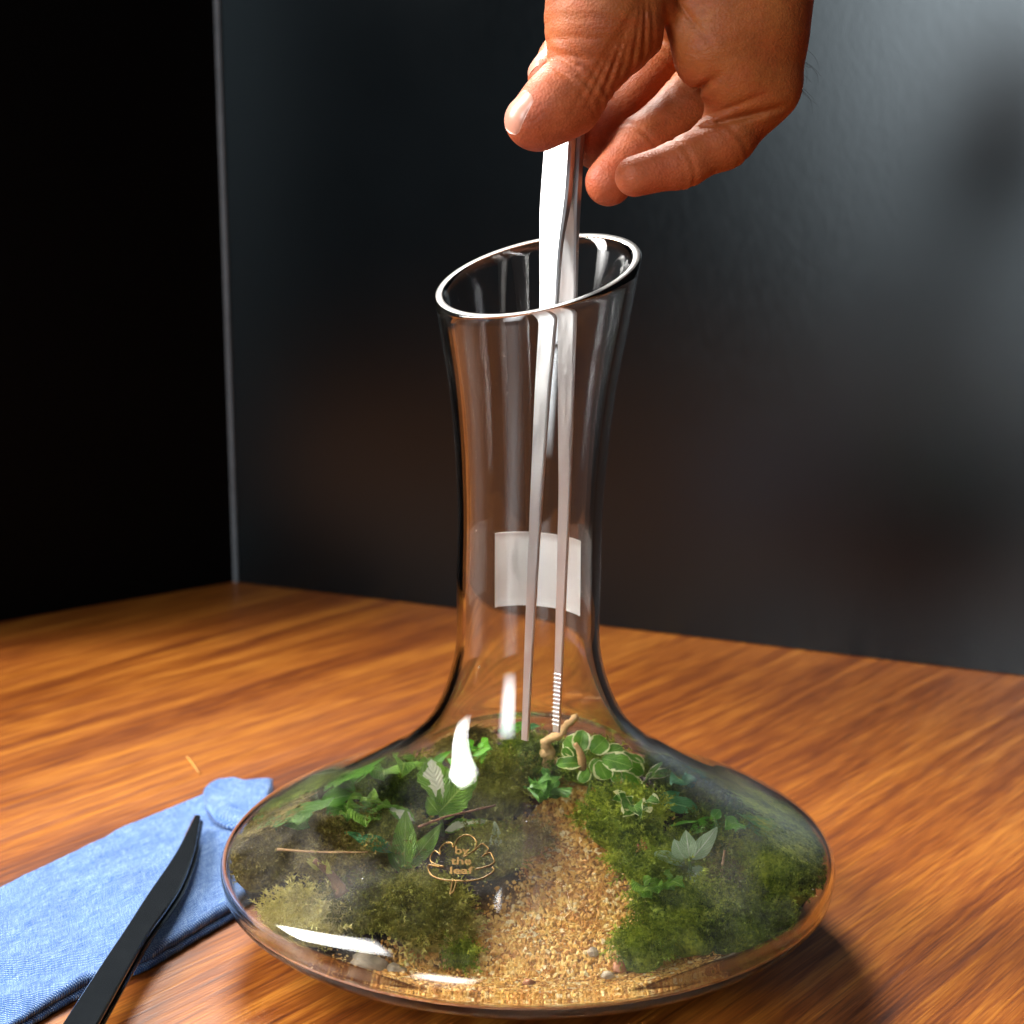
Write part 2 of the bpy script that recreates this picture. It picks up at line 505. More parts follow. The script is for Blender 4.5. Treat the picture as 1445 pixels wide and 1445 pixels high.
# ------------------------------------------------------------------ decanter
AX = 0.0051
PROF = np.array([[0, .0530], [.0069, .0656], [.0224, .0939], [.0299, .0989], [.0370, .0973], [.0442, .0858], [.0523, .0675], [.0621, .0502],
                 [.0693, .0394], [.0805, .0298], [.0995, .0234], [.1242, .0229], [.1495, .0230], [.1798, .0254], [.2074, .0298], [.2600, .0388]])
PC = catmull(PROF, 10)                       # (z, r)
zs_mono = np.maximum.accumulate(PC[:, 0])
def rout(z): return np.interp(z, zs_mono, PC[:, 1])
def rin(z): return np.interp(z, IN[:, 0], IN[:, 1])
tang = np.gradient(PC, axis=0); tang /= np.linalg.norm(tang, axis=1)[:, None]
nrm = np.stack([-tang[:, 1], tang[:, 0]], 1)     # (dz,dr) rotated: outward has +r
nrm[nrm[:, 1] < 0] *= 1
thick = np.interp(PC[:, 0], [0, .01, .03, .08, .2, .26], [.0026, .0024, .0022, .0026, .0029, .0029])
IN = PC - nrm * np.where(nrm[:, 1] < 0, -1, 1)[:, None] * thick[:, None]
IN = IN[IN[:, 0] > .0032]
IN = IN[np.argsort(IN[:, 0])]
FLOOR = .0030
RA, RB, RZ = .205, .30, .2187                # slanted cut: height at axis, slope to the right and to the back
ZS = .150
def cut_z(x, y): return RZ + RA * x + RB * y
NSEG = 144
def ring_pts(z, r, lip=0.0):
    out = []
    for k in range(NSEG):
        t = 2 * math.pi * k / NSEG
        c, s = math.cos(t), math.sin(t)
        zz, rr = z, r
        if z > ZS:
            q = (z - ZS) / (.260 - ZS)
            rt = .031
            for _ in range(3):
                zt = cut_z(rt * c, rt * s); rt = float(r_fn(zt))
            zt = cut_z(rt * c, rt * s) - lip
            zz = ZS + q * (zt - ZS); rr = float(r_fn(zz))
        out.append((AX + rr * c, rr * s, zz))
    return out
V = []; Fc = []; rings = []
def add_ring(pts):
    rings.append(len(V)); V.extend(pts)
r_fn = rout
V.append((AX, 0, .0022)); cbot = 0
add_ring([(AX + .030 * math.cos(2 * math.pi * k / NSEG), .030 * math.sin(2 * math.pi * k / NSEG), .0019) for k in range(NSEG)])
add_ring([(AX + .047 * math.cos(2 * math.pi * k / NSEG), .047 * math.sin(2 * math.pi * k / NSEG), .0006) for k in range(NSEG)])
for z, r in PC[(PC[:, 0] >= -1e-6)]:
    add_ring(ring_pts(max(z, .0003), r, .0004))
top_out = rings[-1]
# polished rim with small bevels
def rim(fr, dz):
    out = []
    for k in range(NSEG):
        t = 2 * math.pi * k / NSEG; c, s = math.cos(t), math.sin(t)
        rt = .031
        for _ in range(4):
            zt = cut_z(rt * c, rt * s); rt = float(rout(zt)) - fr * .0029
        out.append((AX + rt * c, rt * s, cut_z(rt * c, rt * s) - dz))
    return out
add_ring(rim(.14, 0)); add_ring(rim(.5, 0)); add_ring(rim(.86, 0))
r_fn = rin
zin = np.concatenate([[.2600], IN[::-1, 0][IN[::-1, 0] < .256]])
for z in zin:
    add_ring(ring_pts(z, float(rin(z)), .0004))
rfl = float(rin(IN[0, 0]))
add_ring([(AX + rfl * .93 * math.cos(2 * math.pi * k / NSEG), rfl * .93 * math.sin(2 * math.pi * k / NSEG), FLOOR) for k in range(NSEG)])
ctop = len(V); V.append((AX, 0, FLOOR + .0012))
for i in range(len(rings) - 1):
    a, b = rings[i], rings[i + 1]
    for k in range(NSEG):
        k2 = (k + 1) % NSEG
        Fc.append((a + k, a + k2, b + k2, b + k))
for k in range(NSEG):
    k2 = (k + 1) % NSEG
    Fc.append((cbot, rings[0] + k2, rings[0] + k))
    Fc.append((ctop, rings[-1] + k, rings[-1] + k2))
V = [(x + .0017 * float(sstep(.10, .22, z)), y, z) for x, y, z in V]      # hand-drawn neck leans a little
dec = empty('decanter', (AX, 0, 0))
tag(dec, 'clear glass wide-bottomed decanter with slant-cut rim, planted as a terrarium on wooden table', 'decanter')
glass = mesh_obj('glass_body', V, Fc, MAT['glass'], dec)
bm = bmesh.new(); bm.from_mesh(glass.data); bmesh.ops.recalc_face_normals(bm, faces=bm.faces); bm.to_mesh(glass.data); bm.free()

def m_rim():
    M = Mat('ground_glass_rim')
    M.set(IOR=1.47, Roughness=.42)
    M.p.inputs['Transmission Weight'].default_value = 1.0
    d = M.node('ShaderNodeBsdfDiffuse'); d.inputs['Color'].default_value = (.75, .78, .80, 1)
    mx = M.node('ShaderNodeMixShader'); v = M.coords('Object')
    M.link(M.ramp(M.noise(v, 40, 3), [(.35, .02), (.65, .09)]), mx.inputs[0])
    M.link(M.p.outputs[0], mx.inputs[1]); M.link(d.outputs[0], mx.inputs[2]); M.link(mx.outputs[0], M.out.inputs['Surface'])
    return M.m
glass.data.materials.append(m_rim())
_i0 = 2 + len(PC)            # ring index of the outer bevel
_vr = set(range(rings[_i0], rings[_i0] + 3 * NSEG))
for pgn in glass.data.polygons:
    if all(q in _vr for q in pgn.vertices): pgn.material_index = 1

# paper label on the back of the neck
def paper_label():
    V = []; Fc = []; nu, nv = 18, 8
    tl, trr, bl, br = (694, 752), (829, 752), (695, 856), (827, 862)
    for side in (0, 1):
        for j in range(nv + 1):
            for i in range(nu + 1):
                x = -.0068 + (.0245 + .0068) * i / nu - AX
                z = .1345 - .0250 * j / nv - .0012 * (i / nu) ** 2
                r = float(rout(z)) + .0003 + .00018 * side
                x = min(x, r * .97)
                V.append((AX + x, math.sqrt(max(r * r - x * x, 1e-9)), z))
    m = (nu + 1) * (nv + 1)
    for s in (0, m):
        for j in range(nv):
            for i in range(nu):
                a = s + j * (nu + 1) + i
                Fc.append((a, a + 1, a + nu + 2, a + nu + 1))
    edge = [i for i in range(nu + 1)] + [(j + 1) * (nu + 1) - 1 for j in range(1, nv + 1)] + [nv * (nu + 1) + i for i in range(nu - 1, -1, -1)] + [j * (nu + 1) for j in range(nv - 1, 0, -1)]
    for a, b in zip(edge, edge[1:] + edge[:1]): Fc.append((a, b, b + m, a + m))
    o = mesh_obj('paper_label', V, Fc, MAT['paper'], dec)
    o['label'] = 'blank white paper label on the neck'
paper_label()

# leaf emblem with lettering on the front of the glass
def glass_hit(px, py, off=0.0):
    d = ray(px, py)
    t = np.linspace(.36, .55, 1500)
    P = CAM + t[:, None] * d
    rr = np.hypot(P[:, 0] - AX, P[:, 1])
    ins = (rr < rout(P[:, 2]) + off) & (P[:, 2] > 0)
    i = int(np.argmax(ins))
    lo_, hi_ = t[i - 1], t[i]
    for _ in range(14):
        m_ = .5 * (lo_ + hi_); p = CAM + m_ * d
        if math.hypot(p[0] - AX, p[1]) < float(rout(p[2])) + off: hi_ = m_
        else: lo_ = m_
    return CAM + hi_ * d
def zz(X, Y, off=0.0): return glass_hit(560 + X / 8.03, 1140 + Y / 8.03, off)
EM = [
    [(640, 455), (655, 425), (670, 390), (700, 345), (750, 315), (800, 308), (850, 325), (890, 362), (905, 405), (885, 470)],
    [(760, 560), (880, 480), (960, 410), (1000, 425), (1040, 465), (1022, 500), (968, 553)],
    [(968, 553), (1010, 525), (1062, 512), (1090, 560), (1105, 610), (1060, 650), (980, 675), (890, 700)],
    [(1080, 672), (1102, 700), (1080, 735), (1000, 785), (900, 818), (780, 830)],
    [(640, 455), (625, 405), (580, 395), (530, 415), (490, 470), (497, 530)],
    [(497, 530), (440, 490), (400, 520), (380, 580), (400, 620), (460, 650), (540, 670)],
    [(490, 672), (420, 657), (362, 650), (355, 690), (390, 760), (460, 800), (540, 820), (640, 826), (780, 830)],
    [(637, 805), (622, 880), (605, 965)], [(675, 822), (660, 890), (636, 960)], [(612, 985), (606, 978), (605, 965), (636, 960)],
]
emb = None
for pl in EM:
    pts2 = catmull(np.array(pl, float), 5)
    P3 = np.array([zz(x, y, .00005) for x, y in pts2])
    v, fc = tube(P3, .00027, 6)
    base = 0 if emb is None else len(emb[0])
    if emb is None: emb = [[], []]
    emb[0].extend(v); emb[1].extend([tuple(i + base for i in f) for f in fc])
emb_o = mesh_obj('leaf_emblem', emb[0], emb[1], MAT['gold'], dec)
emb_o['label'] = 'gold outlined leaf emblem lettered by the leaf'
def lettering(txt, cx, cy, width, height):
    cu = bpy.data.curves.new('lettering', 'FONT'); cu.body = txt; cu.align_x = 'CENTER'; cu.size = 1.0; cu.offset = .022
    cu.resolution_u = 4
    ob = bpy.data.objects.new('lettering_tmp', cu); COL.objects.link(ob)
    bpy.context.view_layer.update()
    me = bpy.data.meshes.new_from_object(ob.evaluated_get(bpy.context.evaluated_depsgraph_get()))
    bpy.data.objects.remove(ob)
    co = np.array([v.co[:] for v in me.vertices])
    fa = [tuple(p.vertices) for p in me.polygons]
    x0, x1 = co[:, 0].min(), co[:, 0].max()
    X = cx + (co[:, 0] - (x0 + x1) / 2) / (x1 - x0) * width
    Y = cy - co[:, 1] * height
    P3 = [zz(x, y, .00030) for x, y in zip(X, Y)]
    mesh_obj('lettering', P3, fa, MAT['gold'], emb_o, smooth=False)
    bpy.data.meshes.remove(me)
lettering('by', 742, 520, 165, 118)
lettering('the', 728, 640, 235, 118)
lettering('leaf', 735, 745, 265, 112)

# ------------------------------------------------------------------ substrate inside
def path_c(y): return .008 + .010 * sstep(-.05, .015, y)
def path_w(y): return .068 - .053 * sstep(-.058, -.004, y) - .006 * sstep(.0, .03, y)
def nse(x, y, s, seed=0.0): return mnoise.noise((x * s + seed, y * s - seed, seed * 1.7))
def sand_m(x, y):
    d = abs(x - AX - float(path_c(y)) + .006 * nse(x, y, 60, 3)) - float(path_w(y)) - .006 * nse(x, y, 90, 8)
    m = 1 - float(sstep(-.003, .006, d))
    return m * (1 - float(sstep(.038, .052, y)))
def soil_h(x, y, m=None):
    if m is None: m = sand_m(x, y)
    h = .0105 + .022 * float(sstep(-.06, .055, y)) + (1 - m) * .006 + m * .013 * float(sstep(-.014, .026, y))
    return h + .0018 * nse(x, y, 55, 1) + .0012 * nse(x, y, 140, 5) * (1 - m)
NR, NA = 46, 150
V = [(AX, 0, soil_h(AX, 0))]; mk = [sand_m(AX, 0)]
for i in range(1, NR + 1):
    for k in range(NA):
        t = 2 * math.pi * k / NA; c, s = math.cos(t), math.sin(t)
        rm = .07
        for _ in range(8):
            h = soil_h(AX + rm * c, rm * s); rm = .5 * rm + .5 * (float(rin(h)) - .0005)
        r = rm * (i / NR)
        x, y = AX + r * c, r * s
        m = sand_m(x, y); V.append((x, y, soil_h(x, y, m))); mk.append(m)
Fc = [(0, 1 + k, 1 + (k + 1) % NA) for k in range(NA)]
for i in range(NR - 1):
    a, b = 1 + i * NA, 1 + (i + 1) * NA
    for k in range(NA):
        k2 = (k + 1) % NA; Fc.append((a + k, b + k, b + k2, a + k2))
last = 1 + (NR - 1) * NA
NSK = 8
for j in range(1, NSK + 1):
    st = len(V)
    for k in range(NA):
        x, y, h = V[1 + (NR - 1) * NA + k]
        z = h + (.0038 - h) * j / NSK
        r = float(rin(z)) - .0005; t = 2 * math.pi * k / NA
        V.append((AX + r * math.cos(t), r * math.sin(t), z)); mk.append(mk[1 + (NR - 1) * NA + k])
    for k in range(NA):
        k2 = (k + 1) % NA; Fc.append((last + k, st + k, st + k2, last + k2))
    last = st
V.append((AX, 0, .0046)); mk.append(0)
for k in range(NA): Fc.append((len(V) - 1, last + (k + 1) % NA, last + k))
bed = mesh_obj('soil_bed', V, Fc, MAT['soil'])
tag(bed, 'dark soil and sand layer filling the bottom of the decanter', 'soil', kind='stuff')
# two tone soil and sand: mask is the real extent of the sand
at = bed.data.attributes.new('sand', 'FLOAT', 'POINT'); at.data.foreach_set('value', np.array(mk, dtype=np.float32))
def m_bed():
    M = Mat('soil_and_sand')
    v = M.coords('Object')
    a = M.node('ShaderNodeAttribute'); a.attribute_name = 'sand'
    n = M.noise(v, 260, 4, .65); n2 = M.noise(v, 900, 3)
    soil = M.ramp(n, [(.35, (.010, .006, .004)), (.55, (.040, .022, .012)), (.75, (.10, .055, .026))])
    sand = M.ramp(n2, [(.35, (.17, .075, .02)), (.55, (.38, .20, .065)), (.7, (.55, .34, .13))])
    M.color(M.mix(a.outputs['Fac'], soil, sand)); M.set(Roughness=.85)
    M.bump(M.math('ADD', n, n2), 1.0, .0012)
    return M.m
bed.data.materials[0] = m_bed()

# sand grains
ICO_V = []; ICO_F = []
_b = bmesh.new(); bmesh.ops.create_icosphere(_b, subdivisions=1, radius=1.0)
ICO_V = np.array([v.co[:] for v in _b.verts]); ICO_F = np.array([[v.index for v in f.verts] for f in _b.faces]); _b.free()
def scatter_grains(N, rmin, rmax, name, mat, label, cat, region):
    VV = []; FF = []; cnt = 0; tries = 0
    while cnt < N and tries < N * 12:
        tries += 1
        x, y = region()
        m = sand_m(x, y)
        if rnd.random() > m ** .8 + .015: continue
        h = soil_h(x, y, m)
        r = rmin + (rmax - rmin) * rnd.random() ** 2.2
        z = h + r * rnd.uniform(-.1, .9)
        rr = math.hypot(x - AX, y)
        lim = float(rin(z)) - r - .0006
        if rr > lim: continue
        sx = np.array([rnd.uniform(.8, 1.25), rnd.uniform(.8, 1.25), rnd.uniform(.7, 1.05)])
        Rm = np.array(Matrix.Rotation(rnd.uniform(0, 6.28), 3, Vector((rnd.uniform(-1, 1), rnd.uniform(-1, 1), rnd.uniform(-1, 1)))))
        jit = 1 + rng.uniform(-.18, .18, (len(ICO_V), 1))
        VV.append((ICO_V * jit * sx * r) @ Rm.T + np.array([x, y, z])); FF.append(ICO_F + cnt * len(ICO_V)); cnt += 1
    o = fast_mesh(name, np.vstack(VV), np.vstack(FF), mat)
    return tag(o, label, cat, kind='stuff')
scatter_grains(17000, .00030, .00078, 'sand_grains', MAT['grain'], 'golden coarse sand grains spread as a path between the moss', 'sand',
               lambda: (rnd.uniform(-.075, .085), rnd.uniform(-.075, .052)))

def clampin(P, margin=.0009):
    P = np.array(P, float)
    rr = np.hypot(P[:, 0] - AX, P[:, 1]); lim = rin(P[:, 2]) - margin
    f = np.where(rr > lim, lim / np.maximum(rr, 1e-9), 1.0)
    P[:, 0] = AX + (P[:, 0] - AX) * f; P[:, 1] *= f
    return P

# pebbles
def pebble(px, py, z, r, mat, label, sq=(1, 1, .75)):
    c = T(px, py, z)
    b = bmesh.new(); bmesh.ops.create_icosphere(b, subdivisions=3, radius=1.0)
    P = []
    s = rnd.uniform(0, 50)
    for v in b.verts:
        n = v.co.normalized(); k = 1 + .28 * mnoise.noise(n * 1.3 + Vector((s, 0, 0))) + .10 * mnoise.noise(n * 4 + Vector((s, 3, 0)))
        P.append(np.array([n.x * sq[0], n.y * sq[1], n.z * sq[2]]) * r * k + c)
    P = clampin(P)
    fa = [tuple(v.index for v in f.verts) for f in b.faces]; b.free()
    o = mesh_obj('pebble', P, fa, MAT[mat])
    tag(o, label, 'pebble', 'pebbles lying on the sand')
pebble(520, 1366, .012, .0062, 'quartz', 'pale grey rough stone against the glass at the edge of the sand', (1.1, .8, .9))
pebble(492, 1352, .013, .0048, 'quartz', 'small grey stone wedged between the pale moss and the rough grey stone')
pebble(559, 1368, .012, .0036, 'quartz', 'smallest grey stone at the left border of the golden sand')
pebble(873, 1360, .0135, .0021, 'amber', 'reddish amber pebble on the golden sand')
pebble(856, 1372, .0125, .0021, 'quartz', 'flat tan grey pebble beside the reddish amber pebble')
pebble(836, 1342, .0145, .0016, 'quartz', 'round pale pebble alone in the middle of the sand path')
pebble(746, 1385, .0118, .0020, 'amber', 'tiny orange pebble at the glass front of the sand')
pebble(1045, 1360, .013, .0040, 'quartz', 'grey stone at the right end of the sand by dark moss')
pebble(905, 1210, .036, .0034, 'amber', 'tan wood chip like stone beside the upper sand path', (.7, .7, 1.5))
pebble(470, 1332, .016, .0036, 'quartz', 'dusty grey stone under the pale yellow moss')

# moss
def moss(px, py, z, rad, hgt, style, label, n=900, flen=.0052, wild=.6):
    c = T(px, py, z)
    gz = soil_h(c[0], c[1])
    d = rng.normal(size=(n, 3)); d[:, 2] = np.abs(d[:, 2]) * 1.0 + .02; d /= np.linalg.norm(d, axis=1)[:, None]
    lump = 1 + .22 * np.array([mnoise.noise(Vector(q * 2.2) + Vector((px * .1, py * .1, 0))) for q in d])
    inner = rng.uniform(.72, 1.0, n) * lump
    base = c + d * np.array([rad, rad, hgt]) * inner[:, None]
    out = d + rng.normal(size=(n, 3)) * wild * .5; out[:, 2] += .35; out /= np.linalg.norm(out, axis=1)[:, None]
    L = flen * rng.uniform(.5, 1.25, n)
    side = np.cross(out, rng.normal(size=(n, 3))); side /= np.linalg.norm(side, axis=1)[:, None]
    bend = rng.normal(size=(n, 3)) * .35; bend[:, 2] -= .35
    def at(t): return base + out * (L * t)[:, None] + bend * (L * t * t)[:, None] * .6
    VV = []; FF = []; o = 0
    wd = .00016
    p0, p1, p2 = at(0), at(.55), at(1.0)
    VV += [p0 - side * wd, p0 + side * wd, p1 + side * wd * .8, p1 - side * wd * .8, p2]
    idx = np.arange(n)
    def ix(k): return idx + k * n
    FF += [np.stack([ix(0), ix(1), ix(2)], 1), np.stack([ix(0), ix(2), ix(3)], 1), np.stack([ix(3), ix(2), ix(4)], 1)]
    k = 5
    side2 = np.cross(out, side)
    for q, t in enumerate((.2, .36, .5, .64, .78, .9)):
        s = (side if q % 2 == 0 else side2) * (1 if q % 4 < 2 else -1)
        ll = (L * .26 * (1.15 - t * .6))[:, None]
        b0 = at(t - .05); b1 = at(t + .06); tip = at(t + .16) + s * ll
        tip2 = at(t + .16) - s * ll
        VV += [b0, b1, tip, tip2]
        FF += [np.stack([ix(k), ix(k + 1), ix(k + 2)], 1), np.stack([ix(k), ix(k + 1), ix(k + 3)], 1)]
        k += 4
    P = np.vstack(VV); P[:, 2] = np.maximum(P[:, 2], .008)
    P = clampin(P)
    fo = fast_mesh('fronds', P, np.vstack(FF), MAT['moss_' + style])
    # mound under the fronds
    b = bmesh.new(); bmesh.ops.create_icosphere(b, subdivisions=3, radius=1.0)
    Q = np.array([v.co[:] for v in b.verts]); fa = [tuple(v.index for v in f.verts) for f in b.faces]; b.free()
    lm = 1 + .22 * np.array([mnoise.noise(Vector(q * 2.2) + Vector((px * .1, py * .1, 0))) for q in Q])
    Q = c + Q * np.array([rad, rad, hgt]) * .80 * lm[:, None]
    Q[:, 2] = np.maximum(Q[:, 2], .0085)
    Q = clampin(Q, .0015)
    root = empty('moss_clump', (c[0], c[1], min(gz, c[2])))
    tag(root, label, 'moss', 'moss clumps growing in the decanter')
    mo = mesh_obj('cushion', Q, fa, MAT['moss_' + style], root)
    fo.parent = root; fo.matrix_parent_inverse = Matrix.Translation(-root.location)
    fo['kind'] = 'stuff'

MOSS = [
    (1090, 1240, .030, .016, .013, 'green', 'green moss cushion against the glass beyond the white-veined plant'),
    (1118, 1185, .034, .017, .013, 'green', 'green moss cushion behind, farthest along the glass from the sand'),
    (970, 1295, .022, .017, .012, 'green', 'bright green moss bordering the golden sand below the white-veined plant'),
    (905, 1345, .0155, .008, .006, 'green', 'small low green moss tuft at the edge of the sand'),
    (1045, 1310, .021, .015, .010, 'dark', 'dark moss cushion between bright moss and the grey end stone'),
    (880, 1165, .040, .014, .011, 'green', 'green moss mound below the cream-edged fig leaves'),
    (925, 1225, .032, .014, .009, 'green', 'yellowish green moss mound beside the upper sand path'),
    (1035, 1140, .041, .015, .010, 'olive', 'olive moss cushion behind the blue-green leaves'),
    (965, 1095, .046, .013, .009, 'dark', 'dark moss at the back beyond the fig leaves'),
    (1010, 1250, .027, .014, .009, 'olive', 'olive moss under the white-veined plant'),
    (365, 1230, .027, .013, .011, 'brown', 'brown moss cushion against the glass nearest the blue cloth'),
    (415, 1190, .034, .014, .010, 'brown', 'brown moss below the bright round leaves'),
    (430, 1312, .019, .013, .009, 'pale', 'pale yellow shaggy moss touching the glass near the grey stones'),
    (510, 1290, .021, .015, .010, 'olive', 'dark olive moss between pale yellow moss and the emblem'),
    (590, 1292, .022, .015, .011, 'olive', 'fuzzy olive moss mound under the gold emblem'),
    (615, 1318, .0165, .010, .006, 'pale', 'tan fuzzy moss sloping onto the golden sand'),
    (480, 1225, .031, .013, .008, 'brown', 'reddish brown moss around the yellow sprig'),
    (700, 1120, .042, .015, .012, 'olive', 'olive moss mound behind the emblem, beneath the white glass highlight'),
    (745, 1090, .046, .013, .011, 'dark', 'dark moss mound under the tweezer tips'),
    (560, 1120, .042, .015, .011, 'dark', 'dark green moss under the dark arching leaves'),
    (405, 1130, .040, .014, .009, 'dark', 'dark green moss at the back glass above the brown moss'),
    (650, 1060, .049, .010, .008, 'brown', 'brown moss at the foot of the neck'),
    (835, 1085, .048, .012, .009, 'green', 'green moss right under the pale driftwood'),
    (738, 1195, .031, .008, .006, 'brown', 'brown mossy bank at the head of the sand path'),
    (540, 1190, .035, .014, .009, 'olive', 'olive moss behind the crinkled green leaves'),
    (650, 1352, .0135, .0035, .003, 'green', 'tiny green moss tuft sitting alone on the sand'),
    (690, 1215, .030, .012, .009, 'olive', 'olive moss bank beside the pale grey leaf shape'),
    (1010, 1190, .036, .013, .009, 'dark', 'dark moss behind the white-veined plant'),
]
for (px, py, z, rad, hgt, st, lb) in MOSS:
    nn = int(700 * (rad / .014) ** 1.6) + 80
    moss(px, py, z, rad, hgt, st, lb, n=nn, flen=.0050 if st != 'pale' else .0062, wild=.6 if st != 'pale' else 1.0)

# plants
def leaf_geo(base, tip, width, nhint, fold=.25, droop=.15, shape='oval', wav=.0, serr=0.0, nu=12, nv=6):
    base = np.array(base); tip = np.array(tip)
    d = tip - base; L = np.linalg.norm(d); d /= L
    nh = np.array(nhint, float); nh -= d * (nh @ d); nh /= np.linalg.norm(nh); s = np.cross(d, nh)
    ph = rnd.uniform(0, 6)
    V = []; UV = []; Fc = []
    for i in range(nu + 1):
        u = i / nu
        if shape == 'oval': w = math.sin(math.pi * min(1, max(0, u)) ** .85) ** .75
        elif shape == 'round': w = math.sqrt(max(0, 1 - (2 * u - 1) ** 2)) ** .85
        elif shape == 'lance': w = math.sin(math.pi * u ** .75) ** 1.0
        else: w = math.sin(math.pi * u ** 1.35) ** .7
        w = max(w, .02) * width * L / 2
        if serr: w *= 1 + serr * math.sin(u * 38 + ph)
        for j in range(nv + 1):
            q = 2 * j / nv - 1
            z = fold * abs(q) * w - droop * L * (2 * u - 1) ** 2 * .5 + droop * L * .5 * 0 + wav * L * math.sin(u * 9 + ph + q * 2.5) * abs(q)
            V.append(base + d * (u * L) + s * (q * w) + nh * z)
            UV.append((u, j / nv))
    for i in range(nu):
        for j in range(nv):
            a = i * (nv + 1) + j
            Fc.append((a, a + 1, a + nv + 2, a + nv + 1))
    return V, Fc, UV

def leaf(parent, mat, b, t, width, nh=(-.2, -.75, .6), **kw):
    """b, t = (px, py, z) of leaf base and tip"""
    V, Fc, UV = leaf_geo(T(*b), T(*t), width, nh, **kw)
    V = clampin(V, .0012)
    return mesh_obj('leaf', V, Fc, MAT[mat], parent, uvs=UV)
def stem(parent, pts, r, mat='stem', name='stem', clamp=True):
    P = catmull([T(*p) for p in pts], 5)
    rr = np.linspace(r, r * .6, len(P))
    v, fc = tube(P, rr, 6)
    if clamp: v = clampin(v, .0012)
    return mesh_obj(name, v, fc, MAT[mat], parent)
def plant(px, py, z, name, label, cat='plant', group=None):
    c = T(px, py, z)
    o = empty(name, (c[0], c[1], soil_h(c[0], c[1])))
    return tag(o, label, cat, group)

# variegated fig
p = plant(845, 1110, .045, 'fig_plant', 'creeping fig with round green leaves edged in cream beside the driftwood')
stem(p, [(830, 1130, .040), (840, 1090, .052), (862, 1068, .058)], .0007)
stem(p, [(850, 1130, .040), (880, 1085, .052), (905, 1075, .055)], .0006)
for b, t, w, nh in [
    ((826, 1068, .060), (800, 1040, .066), .95, (-.4, -.7, .5)),
    ((818, 1062, .062), (824, 1030, .069), .85, (.1, -.8, .5)),
    ((836, 1062, .062), (857, 1040, .066), .95, (.2, -.7, .6)),
    ((822, 1078, .058), (785, 1080, .058), .62, (-.1, -.6, .8)),
    ((846, 1072, .058), (838, 1093, .053), .9, (-.3, -.85, .3)),
    ((845, 1076, .058), (858, 1103, .051), .85, (-.2, -.9, .2)),
    ((850, 1070, .060), (893, 1082, .058), .70, (.0, -.75, .65)),
    ((858, 1064, .061), (880, 1052, .063), .8, (.2, -.6, .7)),
    ((876, 1070, .058), (910, 1092, .053), .75, (.3, -.7, .6)),
    ((872, 1062, .060), (912, 1072, .057), .45, (.2, -.4, .9)),
    ((868, 1085, .054), (872, 1108, .049), .8, (.1, -.9, .3)),
    ((880, 1090, .053), (905, 1122, .046), .65, (.2, -.8, .5)),
    ((806, 1072, .059), (797, 1056, .063), .9, (-.5, -.6, .5)),
    ((832, 1088, .054), (818, 1106, .050), .8, (-.3, -.9, .3))]:
    leaf(p, 'fig', b, t, w, nh, shape='round', fold=.18, wav=.05)

# cream centred plant on the left of the middle
p = plant(625, 1165, .038, 'cream_leaf_plant', 'plant with cream-centred crinkled leaf above the gold emblem')
stem(p, [(625, 1180, .034), (622, 1150, .044), (620, 1120, .051)], .0007)
leaf(p, 'cream', (622, 1138, .049), (610, 1073, .064), .74, (-.1, -.95, .3), shape='wide', fold=.12, wav=.10, serr=.07, droop=.1)
leaf(p, 'crinkle', (618, 1150, .046), (668, 1098, .058), .62, (.3, -.8, .5), shape='oval', fold=.22, wav=.08, serr=.07)
leaf(p, 'crinkle', (622, 1152, .045), (603, 1128, .051), .75, (-.3, -.9, .3), shape='oval', fold=.3, wav=.08, serr=.06)
leaf(p, 'cream', (640, 1140, .048), (676, 1090, .058), .35, (.5, -.5, .7), fold=.3, wav=.08, serr=.05)
leaf(p, 'crinkle', (625, 1158, .043), (640, 1122, .052), .7, (.1, -.95, .3), fold=.2, wav=.08, serr=.06)
leaf(p, 'cream', (628, 1172, .039), (688, 1158, .041), .30, (.0, -.5, .85), fold=.3, wav=.08, serr=.05)
p = plant(568, 1235, .028, 'crinkled_plant', 'upright crinkled light green leaves left of the gold emblem')
leaf(p, 'crinkle', (570, 1232, .031), (574, 1142, .050), .40, (-.1, -.95, .25), shape='lance', fold=.22, wav=.05, serr=.03, droop=.06)
leaf(p, 'crinkle', (572, 1230, .031), (625, 1165, .045), .34, (.3, -.85, .4), shape='lance', fold=.25, wav=.05, droop=.1)
leaf(p, 'teal', (556, 1205, .037), (488, 1176, .043), .32, (-.2, -.6, .75), shape='lance', fold=.25, wav=.06, serr=.04)
leaf(p, 'crinkle', (562, 1235, .030), (548, 1190, .040), .3, (-.4, -.85, .3), shape='lance', fold=.3)
leaf(p, 'cream', (585, 1160, .045), (548, 1140, .048), .45, (-.3, -.6, .7), fold=.3, wav=.1, serr=.06)
stem(p, [(568, 1245, .026), (570, 1225, .033)], .0008)

# round leaves left
p = plant(450, 1160, .036, 'round_leaf_creeper', 'creeper with bright green oval leaves over the brown moss')
stem(p, [(470, 1160, .037), (455, 1145, .042), (447, 1112, .049), (455, 1102, .051)], .0006)
stem(p, [(470, 1160, .037), (440, 1150, .041), (420, 1142, .043)], .0005)
for b, t, w in [((442, 1142, .043), (386, 1140, .043), .46), ((455, 1135, .045), (500, 1122, .048), .62), ((460, 1148, .042), (498, 1140, .044), .6),
                ((446, 1120, .047), (424, 1112, .049), .7), ((430, 1128, .045), (420, 1118, .047), .8), ((380, 1165, .037), (360, 1160, .038), .8), ((385, 1158, .038), (372, 1172, .036), .8)]:
    leaf(p, 'bright', b, t, w, (-.15, -.6, .75), shape='oval', fold=.15, wav=.03)
leaf(p, 'wilt', (512, 1145, .043), (536, 1138, .045), .7, (-.1, -.6, .75), wav=.06)
